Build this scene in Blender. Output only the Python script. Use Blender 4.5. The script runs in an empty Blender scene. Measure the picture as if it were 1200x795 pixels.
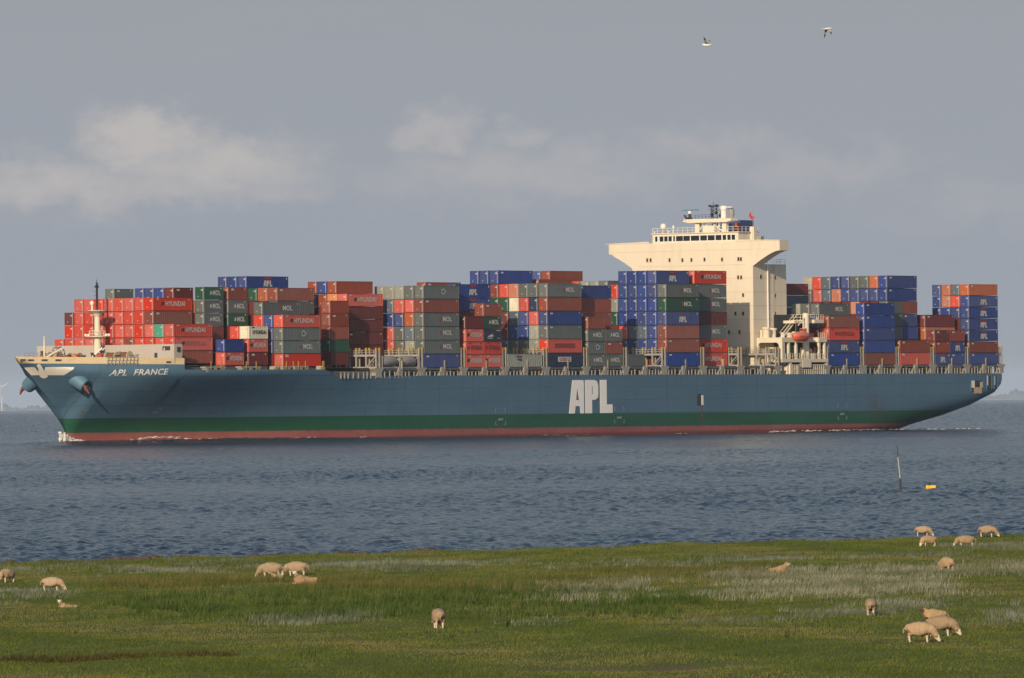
import bpy, bmesh, math, random
import numpy as np
from mathutils import Vector, Matrix
R = math.radians
random.seed(7); rng = np.random.default_rng(7)
scene = bpy.context.scene
C = scene.collection

# ------------------------------------------------------------------ camera, sky, sun, exposure
EYE = 8.3                       # eye height above the water: the photographer stands on a dike
EARTH = 6.37e6
SEA = -0.65                     # the tide stands half a metre below the ship's datum
cam_d = bpy.data.cameras.new('camera'); cam = bpy.data.objects.new('camera', cam_d); C.objects.link(cam)
cam_d.sensor_width = 36; cam_d.lens = 36 * 8610 / 1200
cam_d.clip_start = 1; cam_d.clip_end = 60000
cam.matrix_world = (Matrix.Translation((0, 0, EYE)) @ Matrix.Rotation(R(90 + 0.4226), 4, 'X')
                    @ Matrix.Rotation(R(-0.62), 4, 'Z'))
scene.camera = cam

TH = 0.954222                   # heading of the ship: its long axis against the picture plane
SUN_EL = 21.0
to_sun = Vector((-0.318, -0.947, 0)).normalized() * math.cos(R(SUN_EL)) + Vector((0, 0, math.sin(R(SUN_EL))))
sun_d = bpy.data.lights.new('sun', 'SUN'); sun = bpy.data.objects.new('sun', sun_d); C.objects.link(sun)
sun_d.energy = 4.0; sun_d.angle = R(0.53); sun_d.color = (1.0, 0.79, 0.56)
sun.rotation_euler = to_sun.to_track_quat('Z', 'Y').to_euler()

world = bpy.data.worlds.new('World'); scene.world = world; world.use_nodes = True
wt = world.node_tree; wt.nodes.clear()
def N(t, ty, **kw):
    n = t.nodes.new(ty)
    for k, v in kw.items(): setattr(n, k, v)
    return n
sky = N(wt, 'ShaderNodeTexSky', sky_type='NISHITA', sun_disc=False)
sky.sun_elevation = R(SUN_EL); sky.sun_rotation = math.atan2(to_sun.x, to_sun.y)
sky.air_density = 1.3; sky.dust_density = 2.0
bg_sky = N(wt, 'ShaderNodeBackground'); bg_sky.inputs['Strength'].default_value = 0.105
wt.links.new(sky.outputs[0], bg_sky.inputs['Color'])
tc = N(wt, 'ShaderNodeTexCoord'); sep = N(wt, 'ShaderNodeSeparateXYZ')
wt.links.new(tc.outputs['Generated'], sep.inputs[0])
def wm(op, a, b=None, clamp=False):
    n = N(wt, 'ShaderNodeMath', operation=op, use_clamp=clamp)
    for i, v in enumerate((a, b)):
        if v is None: continue
        if isinstance(v, (int, float)): n.inputs[i].default_value = v
        else: wt.links.new(v, n.inputs[i])
    return n.outputs[0]
def wramp(src, pts):
    n = N(wt, 'ShaderNodeValToRGB'); wt.links.new(src, n.inputs[0])
    el = n.color_ramp.elements
    while len(el) < len(pts): el.new(0.5)
    for e, (p, c) in zip(el, pts):
        e.position = p; e.color = (c[0], c[1], c[2], 1)
    return n.outputs[0]
az = wm('ARCTAN2', sep.outputs[0], sep.outputs[1])        # radians from straight ahead
elv = sep.outputs[2]
def wnoise(sx, sz, detail, rough=0.55, off=0.0, dist=0.0):
    mp = N(wt, 'ShaderNodeCombineXYZ')
    wt.links.new(wm('MULTIPLY', az, sx), mp.inputs[0]); wt.links.new(wm('MULTIPLY', elv, sz), mp.inputs[2])
    mp.inputs[1].default_value = off
    n = N(wt, 'ShaderNodeTexNoise'); n.inputs['Scale'].default_value = 1; n.inputs['Detail'].default_value = detail
    n.inputs['Roughness'].default_value = rough; n.inputs['Distortion'].default_value = dist
    wt.links.new(mp.outputs[0], n.inputs['Vector']); return n.outputs['Fac']
# the veil of cloud in front of the camera: thickest low down, thinning towards the zenith
veil = wramp(wm('MULTIPLY', elv, 1.0), [(0.0, (1, 1, 1)), (0.07, (.95,)*3), (0.22, (.40,)*3), (0.6, (.18,)*3)])
low = wramp(wm('MULTIPLY', elv, 16.0, True), [(0.0, (0.355, 0.386, 0.442)), (0.20, (0.332, 0.366, 0.426)),
                                            (0.42, (0.332, 0.363, 0.421)), (0.75, (0.327, 0.354, 0.407)), (1.0, (0.316, 0.338, 0.384))])
broad = wnoise(17, 90, 4, off=2.0)
azw = wm('ADD', az, wm('MULTIPLY', wm('SUBTRACT', wnoise(110, 170, 6, 0.6, off=11.0), 0.5), 0.022))
elw = wm('ADD', elv, wm('MULTIPLY', wm('SUBTRACT', wnoise(120, 190, 6, 0.62, off=17.0), 0.5), 0.0115))
def blob(az0, el0, sa, se):                                # a soft bank of cloud at one direction of the sky
    da = wm('DIVIDE', wm('SUBTRACT', azw, az0), sa); de = wm('DIVIDE', wm('SUBTRACT', elw, el0), se)
    r2 = wm('ADD', wm('MULTIPLY', da, da), wm('MULTIPLY', de, de))
    return wm('POWER', 2.718, wm('MULTIPLY', r2, -1.0))
blobs = [(-0.0500, 0.0350, 0.0085, 0.0050), (-0.0400, 0.0312, 0.0160, 0.0045), (-0.0630, 0.0290, 0.0150, 0.0042), (-0.0480, 0.0285, 0.0300, 0.0030),
         (-0.0098, 0.0357, 0.0060, 0.0038), (0.0010, 0.0350, 0.0055, 0.0026), (0.0020, 0.0300, 0.0300, 0.0055),
         (0.0280, 0.0335, 0.0170, 0.0040), (0.0420, 0.0300, 0.0220, 0.0055), (0.0650, 0.0250, 0.0200, 0.0060)]
wts = [1.05, 0.88, 0.8, 0.62, 0.62, 0.50, 0.50, 0.44, 0.42, 0.34]
tot = None
for b, w_ in zip(blobs, wts):
    g = wm('MULTIPLY', blob(*b), w_)
    tot = g if tot is None else wm('MAXIMUM', tot, g)
puff = wnoise(170, 260, 8, 0.62, off=5.0, dist=0.3)
cl = wm('ADD', tot, wm('MULTIPLY', wm('SUBTRACT', puff, 0.5), 0.62))
cl = wramp(cl, [(0.12, (0,)*3), (0.42, (.34,)*3), (0.95, (.95,)*3)])
cl = wm('MULTIPLY', cl, wm('MULTIPLY', tot, 2.2, True), True)
mixc = N(wt, 'ShaderNodeMix', data_type='RGBA'); wt.links.new(cl, mixc.inputs['Factor'])
tint = N(wt, 'ShaderNodeMix', data_type='RGBA'); wt.links.new(wramp(broad, [(0.3, (0,)*3), (0.7, (1,)*3)]), tint.inputs['Factor'])
t2 = N(wt, 'ShaderNodeMix', data_type='RGBA', blend_type='MULTIPLY'); t2.inputs['Factor'].default_value = 1
wt.links.new(low, t2.inputs['A']); t2.inputs['B'].default_value = (1.035, 1.02, 1.0, 1)
wt.links.new(low, tint.inputs['A']); wt.links.new(t2.outputs['Result'], tint.inputs['B'])
wt.links.new(tint.outputs['Result'], mixc.inputs['A']); mixc.inputs['B'].default_value = (0.520, 0.492, 0.485, 1)
bg_low = N(wt, 'ShaderNodeBackground'); wt.links.new(mixc.outputs['Result'], bg_low.inputs['Color']); bg_low.inputs['Strength'].default_value = 0.98
mixs = N(wt, 'ShaderNodeMixShader'); wt.links.new(veil, mixs.inputs[0])
wt.links.new(bg_sky.outputs[0], mixs.inputs[1]); wt.links.new(bg_low.outputs[0], mixs.inputs[2])
wo = N(wt, 'ShaderNodeOutputWorld'); wt.links.new(mixs.outputs[0], wo.inputs['Surface'])

vs = scene.view_settings
vs.view_transform = 'Standard'; vs.look = 'None'; vs.exposure = 0.0; vs.gamma = 1.0; vs.use_curve_mapping = False
scene.render.engine = 'CYCLES'
scene.cycles.use_denoising = True; scene.cycles.use_adaptive_sampling = False; scene.cycles.max_bounces = 6; scene.cycles.volume_bounces = 0
scene.render.filter_size = 1.7

# ------------------------------------------------------------------ helpers
def tag(o, label=None, cat=None, group=None, kind=None):
    if label: o['label'] = label
    if cat: o['category'] = cat
    if group: o['group'] = group
    if kind: o['kind'] = kind
    return o
def empty(name, loc=(0, 0, 0), rz=0.0):
    o = bpy.data.objects.new(name, None); C.objects.link(o)
    o.location = loc; o.rotation_euler = (0, 0, rz); o.empty_display_size = 0.5
    return o
class MB:
    """collects shapes, then links them as ONE mesh object"""
    def __init__(s): s.v = []; s.f = []; s.m = []
    def add(s, vs_, fs, mi=0):
        b = len(s.v); s.v += [tuple(p) for p in vs_]; s.f += [tuple(b + i for i in f) for f in fs]; s.m += [mi] * len(fs)
    def box(s, x0, x1, y0, y1, z0, z1, mi=0):
        p = [(x, y, z) for x in (x0, x1) for y in (y0, y1) for z in (z0, z1)]
        s.add(p, [(0, 1, 3, 2), (4, 6, 7, 5), (0, 4, 5, 1), (2, 3, 7, 6), (0, 2, 6, 4), (1, 5, 7, 3)], mi)
    def bar(s, a, b, r, n=6, mi=0, r2=None):
        a = Vector(a); b = Vector(b); d = (b - a).normalized()
        x = d.cross(Vector((0, 0, 1)) if abs(d.z) < .9 else Vector((1, 0, 0))).normalized(); y = d.cross(x)
        r2 = r if r2 is None else r2
        ps = [];
        for c, rr in ((a, r), (b, r2)):
            for i in range(n):
                t = 2 * math.pi * (i + .5) / n; ps.append(c + x * math.cos(t) * rr + y * math.sin(t) * rr)
        fs = [(i, (i + 1) % n, n + (i + 1) % n, n + i) for i in range(n)] + [tuple(range(n))[::-1], tuple(range(n, 2 * n))]
        s.add(ps, fs, mi)
    def prism(s, poly, axis, a, b, mi=0):
        """poly of 2-D points, extruded along axis ('x','y','z') from a to b"""
        def p(q, t): return (t, q[0], q[1]) if axis == 'x' else (q[0], t, q[1]) if axis == 'y' else (q[0], q[1], t)
        n = len(poly); ps = [p(q, a) for q in poly] + [p(q, b) for q in poly]
        s.add(ps, [(i, (i + 1) % n, n + (i + 1) % n, n + i) for i in range(n)] + [tuple(range(n))[::-1], tuple(range(n, 2 * n))], mi)
    def lathe(s, prof, c=(0, 0, 0), n=14, mi=0, M=None):
        ps = []
        for r, z in prof:
            for i in range(n):
                t = 2 * math.pi * i / n; p = Vector((max(r, 1e-3) * math.cos(t), max(r, 1e-3) * math.sin(t), z))
                if M is not None: p = M @ p
                ps.append(p + Vector(c))
        k = len(prof)
        fs = [(j * n + i, j * n + (i + 1) % n, (j + 1) * n + (i + 1) % n, (j + 1) * n + i) for j in range(k - 1) for i in range(n)]
        fs += [tuple(range(n))[::-1], tuple(range((k - 1) * n, k * n))]
        s.add(ps, fs, mi)
    def mesh(s, name, mats, smooth=False, recalc=True):
        me = bpy.data.meshes.new(name); me.from_pydata(s.v, [], s.f)
        for m in mats: me.materials.append(m)
        me.polygons.foreach_set('material_index', s.m)
        if recalc:
            bm = bmesh.new(); bm.from_mesh(me); bmesh.ops.recalc_face_normals(bm, faces=bm.faces); bm.to_mesh(me); bm.free()
        if smooth: me.polygons.foreach_set('use_smooth', [True] * len(me.polygons))
        me.update(); return me
    def build(s, name, mats, parent=None, smooth=False, recalc=True):
        if not isinstance(mats, (list, tuple)): mats = [mats]
        o = bpy.data.objects.new(name, s.mesh(name, mats, smooth, recalc)); C.objects.link(o)
        if parent: o.parent = parent
        return o

def mat(name, col, rough=0.6, var=0.12, scale=1.0, dirt=0.0, dirt_col=(0.10, 0.05, 0.03), stretch=(1, 1, 1), metal=0.0, rnd=0.0, spec=0.4, bump=0.0):
    m = bpy.data.materials.new(name); m.use_nodes = True; t = m.node_tree; t.nodes.clear()
    out = N(t, 'ShaderNodeOutputMaterial'); p = N(t, 'ShaderNodeBsdfPrincipled'); t.links.new(p.outputs[0], out.inputs[0])
    p.inputs['Roughness'].default_value = rough; p.inputs['Metallic'].default_value = metal; p.inputs['Specular IOR Level'].default_value = spec
    co = N(t, 'ShaderNodeTexCoord'); mp = N(t, 'ShaderNodeMapping'); mp.inputs['Scale'].default_value = stretch
    oi = N(t, 'ShaderNodeObjectInfo')
    add = N(t, 'ShaderNodeVectorMath', operation='ADD'); sc_ = N(t, 'ShaderNodeVectorMath', operation='SCALE'); sc_.inputs['Scale'].default_value = 97
    cb = N(t, 'ShaderNodeCombineXYZ'); t.links.new(oi.outputs['Random'], cb.inputs[0]); t.links.new(oi.outputs['Random'], cb.inputs[1])
    t.links.new(cb.outputs[0], sc_.inputs[0]); t.links.new(co.outputs['Object'], add.inputs[0]); t.links.new(sc_.outputs[0], add.inputs[1])
    t.links.new(add.outputs[0], mp.inputs[0])
    nz = N(t, 'ShaderNodeTexNoise'); nz.inputs['Scale'].default_value = scale; nz.inputs['Detail'].default_value = 5; t.links.new(mp.outputs[0], nz.inputs['Vector'])
    mx = N(t, 'ShaderNodeMix', data_type='RGBA'); t.links.new(nz.outputs['Fac'], mx.inputs['Factor'])
    mx.inputs['A'].default_value = tuple(c * (1 - var) for c in col) + (1,); mx.inputs['B'].default_value = tuple(c * (1 + var) for c in col) + (1,)
    res = mx.outputs['Result']
    if rnd:
        hs = N(t, 'ShaderNodeHueSaturation'); mr = N(t, 'ShaderNodeMapRange'); t.links.new(oi.outputs['Random'], mr.inputs['Value'])
        mr.inputs['To Min'].default_value = 1 - rnd; mr.inputs['To Max'].default_value = 1 + rnd
        t.links.new(mr.outputs[0], hs.inputs['Value'])
        m2 = N(t, 'ShaderNodeMath', operation='MULTIPLY'); t.links.new(oi.outputs['Random'], m2.inputs[0]); m2.inputs[1].default_value = 7.31
        m3 = N(t, 'ShaderNodeMath', operation='FRACT'); t.links.new(m2.outputs[0], m3.inputs[0])
        mr2 = N(t, 'ShaderNodeMapRange'); t.links.new(m3.outputs[0], mr2.inputs['Value']); mr2.inputs['To Min'].default_value = 0.80; mr2.inputs['To Max'].default_value = 1.02
        t.links.new(mr2.outputs[0], hs.inputs['Saturation']); t.links.new(res, hs.inputs['Color']); res = hs.outputs['Color']
    if dirt:
        n2 = N(t, 'ShaderNodeTexNoise'); n2.inputs['Scale'].default_value = scale * 2.3; n2.inputs['Detail'].default_value = 8; n2.inputs['Roughness'].default_value = .7
        t.links.new(mp.outputs[0], n2.inputs['Vector'])
        rp = N(t, 'ShaderNodeValToRGB'); t.links.new(n2.outputs['Fac'], rp.inputs[0])
        rp.color_ramp.elements[0].position = 0.52; rp.color_ramp.elements[1].position = 0.74
        rp.color_ramp.elements[0].color = (0, 0, 0, 1); rp.color_ramp.elements[1].color = (dirt,) * 3 + (1,)
        m4 = N(t, 'ShaderNodeMix', data_type='RGBA'); t.links.new(rp.outputs[0], m4.inputs['Factor']); t.links.new(res, m4.inputs['A'])
        m4.inputs['B'].default_value = dirt_col + (1,); res = m4.outputs['Result']
    t.links.new(res, p.inputs['Base Color'])
    if bump:
        bp = N(t, 'ShaderNodeBump'); bp.inputs['Strength'].default_value = bump; t.links.new(nz.outputs['Fac'], bp.inputs['Height']); t.links.new(bp.outputs[0], p.inputs['Normal'])
    return m

CREAM = mat('cream_paint', (0.69, 0.625, 0.50), 0.55, 0.06, 0.22, 0.20, (0.42, 0.31, 0.19), (1, 1, .22))
DECKCREAM = mat('cream_deck_paint', (0.50, 0.43, 0.30), 0.6, 0.10, 0.6, 0.30, (0.22, 0.13, 0.07), (1, 1, .4))
STEEL = mat('pale_steel_paint', (0.31, 0.30, 0.27), 0.6, 0.14, 0.8, 0.35, (0.17, 0.10, 0.06))
SCREEN = mat('breakwater_grey_paint', (0.44, 0.41, 0.37), 0.6, 0.07, 0.4, 0.15, (0.25, 0.2, 0.15), (1, 1, .4))
DARK = mat('dark_paint_and_opening_shade', (0.035, 0.040, 0.045), 0.7, 0.2)  # dark fittings paint; on openings it stands in for the shade inside
COAM = mat('hatch_coaming_paint', (0.10, 0.11, 0.115), 0.7, 0.2, 0.5, 0.3)
YEL = mat('yellow_safety_paint', (0.42, 0.28, 0.06), 0.6, 0.1)
BLACK = mat('black_mast_paint', (0.02, 0.02, 0.022), 0.5, 0.2)
WHITE = mat('white_paint', (0.78, 0.76, 0.70), 0.5, 0.05, 0.8)
BOWLET = mat('weathered_bow_lettering_paint', (0.58, 0.58, 0.56), 0.6, 0.08, 0.6, 0.15, (0.3, 0.33, 0.36))
LOGOW = mat('white_hull_lettering_paint', (0.86, 0.86, 0.85), 0.6, 0.06, 0.3, 0.12, (0.3, 0.33, 0.36))
EMBW = mat('white_emblem_paint', (0.86, 0.82, 0.72), 0.6, 0.05, 0.6, 0.12, (0.45, 0.36, 0.25))
GLASS = mat('dark_window_glass', (0.012, 0.013, 0.016), 0.12, 0.1, spec=0.6)
RUST = mat('rusty_iron', (0.17, 0.07, 0.04), 0.85, 0.3, 2.5, 0.4, (0.06, 0.03, 0.02))
REDP = mat('red_machinery_paint', (0.42, 0.06, 0.04), 0.6, 0.15)
ORANGE = mat('lifeboat_orange', (0.62, 0.10, 0.06), 0.45, 0.1, 0.7, 0.15, (0.3, 0.1, 0.07))
ROPE = mat('mooring_rope', (0.38, 0.22, 0.11), 0.9, 0.3, 4)
GREENP = mat('green_machinery_paint', (0.02, 0.20, 0.09), 0.5, 0.15)
SKYBL = mat('light_blue_hull_paint', (0.085, 0.19, 0.28), 0.55, 0.1, 0.8, 0.2, (0.12, 0.10, 0.09))
FUNBL = mat('funnel_blue_paint', (0.035, 0.07, 0.20), 0.5, 0.1)

# ------------------------------------------------------------------ the hull form
SHIP_LOC = Vector((-36.73, 1499.44, -0.18))
SM = Matrix.Translation(SHIP_LOC) @ Matrix.Rotation(TH, 4, 'Z')
# ship space: x = metres aft of the sixth cargo bay, y = metres to starboard, z = metres above the water
KEEL = [(-102.2, 16.5), (-99.46, 14.39), (-96.87, 12.22), (-93.74, 9.71), (-91.16, 7.52), (-89.7, 6.32), (-87.68, 4.43), (-86.95, 2.17), (-86.8, -3), (177, -3), (188, -1.3), (195, 0), (204, 1.4), (214, 3.5), (221.5, 6.1), (223.3, 8.5), (223.6, 10)]
DECKB = [(-102.2, 0.05), (-98, 2.3), (-92, 6.3), (-84, 12.3), (-77, 16.4), (-74, 17.7), (-72, 18.1), (-60, 20.4), (-45, 22.1), (-33, 22.8), (230, 22.8)]
WLB = [(-86.9, 0.02), (-80, 2.6), (-70, 5.9), (-60, 9.4), (-50, 12.7), (-40, 15.8), (-30, 18.3), (-20, 20.3), (-5, 22.1), (10, 22.8), (230, 22.8)]
def lerp(x, pts): return float(np.interp(x, [p[0] for p in pts], [p[1] for p in pts]))
_U = np.linspace(-103, 231, 3341)
def _smooth(pts):
    y = np.interp(_U, [p[0] for p in pts], [p[1] for p in pts]); out = np.empty_like(y)
    for i, u in enumerate(_U):
        k = int(min(7.0, max(0.0, (u + 101.9 if pts[0][0] < -100 else u + 86.9) * .5)) / .1); out[i] = y[max(0, i - k):i + k + 1].mean()
    return out
_BD = _smooth(DECKB); _BW = _smooth(WLB)
def halfb(u, w):
    bd = float(np.interp(u, _U, _BD))
    if u > 130:
        zk = lerp(u, KEEL); p = lerp(u, [(130, 14), (160, 9), (175, 5.5), (190, 4.4), (224, 4.2)])
        t = min(1, max(0, (w - zk) / max(10 - zk, .4))); return bd * (1 - (1 - t) ** p) ** (1 / p)
    z0 = max(0, lerp(u, KEEL)) if u < -86.8 else 0
    bw = float(np.interp(u, _U, _BW)) if u > -86.9 else 0.02
    zt = lerp(u, [(-102, 16.0), (-96, 14.6), (-90, 13.6), (-80, 12.9), (-60, 12.9), (-40, 13.2)])
    s = min(1.0, max(0, (w - z0) / max(zt - z0, .1)))
    f = .5 * s ** lerp(u, [(-100, .9), (-90, 1.2), (-82, 1.8), (-50, 2.0), (-25, 1.7)]) + .5 * (3 * s * s - 2 * s ** 3)
    return bw + (bd - bw) * f
def decktop(u):
    if u <= -72: return 16.6 - 0.6 * (u + 102.2) / 30.2
    return lerp(u, [(-71.99, 13.75), (-33, 13.6), (-29, 12.3), (223.5, 11.8)])

def hull_material():
    m = bpy.data.materials.new('hull_paint'); m.use_nodes = True; t = m.node_tree; t.nodes.clear()
    out = N(t, 'ShaderNodeOutputMaterial'); p = N(t, 'ShaderNodeBsdfPrincipled'); t.links.new(p.outputs[0], out.inputs[0])
    p.inputs['Roughness'].default_value = 0.5; p.inputs['Specular IOR Level'].default_value = 0.35
    co = N(t, 'ShaderNodeTexCoord'); s = N(t, 'ShaderNodeSeparateXYZ'); t.links.new(co.outputs['Object'], s.inputs[0])
    def mth(op, a, b=None, clamp=False):
        n = N(t, 'ShaderNodeMath', operation=op, use_clamp=clamp)
        for i, v in enumerate((a, b)):
            if v is None: continue
            if isinstance(v, (int, float)): n.inputs[i].default_value = v
            else: t.links.new(v, n.inputs[i])
        return n.outputs[0]
    def noise(sx, sy, sz, det=5, ro=.55):
        mp = N(t, 'ShaderNodeMapping'); mp.inputs['Scale'].default_value = (sx, sy, sz); t.links.new(co.outputs['Object'], mp.inputs[0])
        n = N(t, 'ShaderNodeTexNoise'); n.inputs['Scale'].default_value = 1; n.inputs['Detail'].default_value = det; n.inputs['Roughness'].default_value = ro
        t.links.new(mp.outputs[0], n.inputs['Vector']); return n.outputs['Fac']
    def mix(f, a, b):
        n = N(t, 'ShaderNodeMix', data_type='RGBA')
        t.links.new(f, n.inputs['Factor'])
        for k, v in (('A', a), ('B', b)):
            if isinstance(v, tuple): n.inputs[k].default_value = v + (1,)
            else: t.links.new(v, n.inputs[k])
        return n.outputs['Result']
    zt = mth('ADD', s.outputs[2], mth('MULTIPLY', mth('SUBTRACT', s.outputs[0], 45), 0.0028))   # the ship is trimmed by the stern
    def step(z, e, soft=0.05): return mth('DIVIDE', mth('SUBTRACT', z, e - soft), soft * 2, True)
    streak = noise(.35, .35, .03, 6, .65); patch = noise(.05, .05, .22, 6, .6); fine = noise(.6, .6, .9, 6, .7)
    def rng_(src, a, b): return mth('DIVIDE', mth('SUBTRACT', src, a), b - a, True)
    blue = mix(rng_(patch, .35, .7), (0.064, 0.144, 0.228), (0.088, 0.174, 0.262))
    blue = mix(mth('MULTIPLY', rng_(streak, .52, .75), .35), blue, (0.034, 0.085, 0.135))
    runs = noise(1.1, 1.1, .05, 4, .6); runs2 = noise(.16, .16, .5, 3, .5)
    blue = mix(mth('MULTIPLY', mth('MULTIPLY', rng_(runs, .60, .72), rng_(runs2, .45, .62)), .85), blue, (0.105, 0.085, 0.070))
    def seam(src, period, wdt):
        f = mth('ABSOLUTE', mth('SUBTRACT', mth('FRACT', mth('DIVIDE', src, period)), .5)); return mth('LESS_THAN', f, wdt / period)
    sm = mth('MAXIMUM', seam(s.outputs[0], 11.7, .10), seam(s.outputs[2], 2.75, .07))
    blue = mix(mth('MULTIPLY', sm, .38), blue, (0.02, 0.05, 0.085))
    cell = N(t, 'ShaderNodeTexWhiteNoise', noise_dimensions='2D'); cv = N(t, 'ShaderNodeCombineXYZ')
    t.links.new(mth('FLOOR', mth('DIVIDE', s.outputs[0], 11.7)), cv.inputs[0]); t.links.new(mth('FLOOR', mth('DIVIDE', s.outputs[2], 2.75)), cv.inputs[1]); t.links.new(cv.outputs[0], cell.inputs['Vector'])
    blue = mix(mth('MULTIPLY', cell.outputs['Value'], .30), blue, (0.085, 0.150, 0.215))
    green = mix(rng_(patch, .35, .7), (0.011, 0.082, 0.048), (0.016, 0.104, 0.060))
    green = mix(mth('MULTIPLY', rng_(fine, .5, .75), .4), green, (0.03, 0.05, 0.035))
    green = mix(mth('MULTIPLY', rng_(runs, .56, .70), .45), green, (0.05, 0.055, 0.04))
    red = mix(rng_(patch, .3, .7), (0.25, 0.075, 0.070), (0.32, 0.115, 0.105))
    wet = step(s.outputs[2], 0.05, .25)
    red = mix(mth('MULTIPLY', mth('SUBTRACT', 1, wet), .8), red, (0.13, 0.02, 0.02))
    red = mix(mth('MULTIPLY', rng_(fine, .5, .72), .5), red, (0.12, 0.05, 0.045))
    zw = mth('ADD', zt, mth('MULTIPLY', mth('SUBTRACT', fine, .5), .35))
    c = mix(step(zw, 1.27, .12), red, green)
    c = mix(step(mth('ADD', zt, mth('MULTIPLY', mth('SUBTRACT', fine, .5), .12)), 4.12, .07), c, blue)
    # a rusty graze low on the quarter
    gx = mth('ABSOLUTE', mth('SUBTRACT', s.outputs[0], 170.5)); gz = mth('ABSOLUTE', mth('SUBTRACT', s.outputs[2], 4.2))
    sc_ = mth('MULTIPLY', mth('SUBTRACT', 1, mth('DIVIDE', gx, 5.0), True), mth('SUBTRACT', 1, mth('DIVIDE', gz, 4.5), True))
    c = mix(mth('MULTIPLY', mth('MULTIPLY', sc_, rng_(fine, .4, .7)), 1.3, True), c, (0.09, 0.06, 0.045))
    # cream bulwark forward
    fwd = step(mth('MULTIPLY', s.outputs[0], -1), 72.02, .01)
    zc = mth('ADD', s.outputs[2], mth('MULTIPLY', mth('ADD', s.outputs[0], 72), 0.0167))
    cream = mix(mth('MULTIPLY', rng_(fine, .5, .75), .5), (0.66, 0.53, 0.33), (0.42, 0.28, 0.16))
    c = mix(mth('MULTIPLY', fwd, step(zc, 14.78, .03)), c, cream)
    t.links.new(c, p.inputs['Base Color'])
    return m
HULL = hull_material()

ship = empty('container_ship', SHIP_LOC, TH)
tag(ship, 'long blue container ship with green and red bands above the water, passing the marsh', 'ship')

# hull shell
us = sorted(set([-102.2, -101.6, -100.8] + list(np.arange(-100, -71.9, 1.0)) + [-72.0, -71.97] + list(np.arange(-71, -28, 1.0))
               + list(np.arange(-28, 130, 4.0)) + list(np.arange(130, 223.3, 1.5)) + [223.2, 223.6]))
hb = MB(); NR = 26
for u in us:
    zk = lerp(u, KEEL); zd = decktop(u)
    for side in (-1, 1):
        for j in range(NR):
            w = zk + (zd - zk) * (j / (NR - 1)) ** 0.9
            hb.v.append((u, side * halfb(u, w), w))
for i in range(len(us) - 1):
    for sd in range(2):
        for j in range(NR - 1):
            a = (i * 2 + sd) * NR + j; b = ((i + 1) * 2 + sd) * NR + j
            hb.f.append((a, b, b + 1, a + 1)); hb.m.append(0)
e = (len(us) - 1) * 2 * NR
for j in range(NR - 1): hb.f.append((e + j, e + j + 1, e + NR + j + 1, e + NR + j)); hb.m.append(0)
hull = hb.build('hull', HULL, ship, smooth=True)
hull.data.validate()
try: hull.data.set_sharp_from_angle(angle=R(38))
except Exception: pass

# decks (the ship is seen from below deck level; they close the hull against light)
dk = MB()
def deckstrip(u0, u1, w, inset):
    xs = np.linspace(u0, u1, 24); up = [(x, -(halfb(x, w) - inset)) for x in xs]; dn = [(x, (halfb(x, w) - inset)) for x in xs[::-1]]
    dk.add([(x, y, w) for x, y in up + dn], [tuple(range(48))])
deckstrip(-100.5, -72.1, 15.1, .1); deckstrip(-71.9, -31, 13.3, .05); deckstrip(-28, 223, 11.7, .05)
dk.build('deck', COAM, ship, recalc=False)

def text_mesh(s, size, bold=0.0, shear=0.0, sx=1.0, ex=0.0):
    cu = bpy.data.curves.new('t', 'FONT'); cu.body = s; cu.size = size; cu.offset = bold; cu.shear = shear; cu.extrude = ex
    cu.resolution_u = 3; cu.space_character = 1.04
    ob = bpy.data.objects.new('t', cu); C.objects.link(ob)
    dg = bpy.context.evaluated_depsgraph_get(); me = bpy.data.meshes.new_from_object(ob.evaluated_get(dg))
    vs_ = np.array([v.co[:] for v in me.vertices]); fs = [tuple(p.vertices) for p in me.polygons]
    bpy.data.objects.remove(ob); bpy.data.curves.remove(cu); bpy.data.meshes.remove(me)
    vs_[:, 0] -= vs_[:, 0].min(); vs_[:, 0] *= sx
    return vs_, fs
# the ship's name on the flare of the bow: letters laid on the plating
def onto_hull(name, poly2, faces, m, parent, off=0.07, cuts=3):
    bm = bmesh.new(); vv = [bm.verts.new((x, 0, z)) for x, z in poly2]
    for f in faces:
        try: bm.faces.new([vv[i] for i in f])
        except ValueError: pass
    bmesh.ops.triangulate(bm, faces=bm.faces); 
    bmesh.ops.subdivide_edges(bm, edges=bm.edges, cuts=cuts, use_grid_fill=True)
    for v in bm.verts: v.co.y = -(halfb(v.co.x, v.co.z) + off)
    me = bpy.data.meshes.new(name); bm.to_mesh(me); bm.free(); me.materials.append(m)
    o = bpy.data.objects.new(name, me); C.objects.link(o); o.parent = parent; return o
tv, tf = text_mesh('APL  FRANCE', 1.0, 0.016, 0.22)
W_ = tv[:, 0].max(); Hh = tv[:, 1].max()
pts = [(-86.15 + x / W_ * 10.60, 12.70 + x / W_ * 0.13 + y / Hh * 1.18) for x, y, _ in tv]
onto_hull('lettering', pts, tf, BOWLET, hull, .035)
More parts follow.
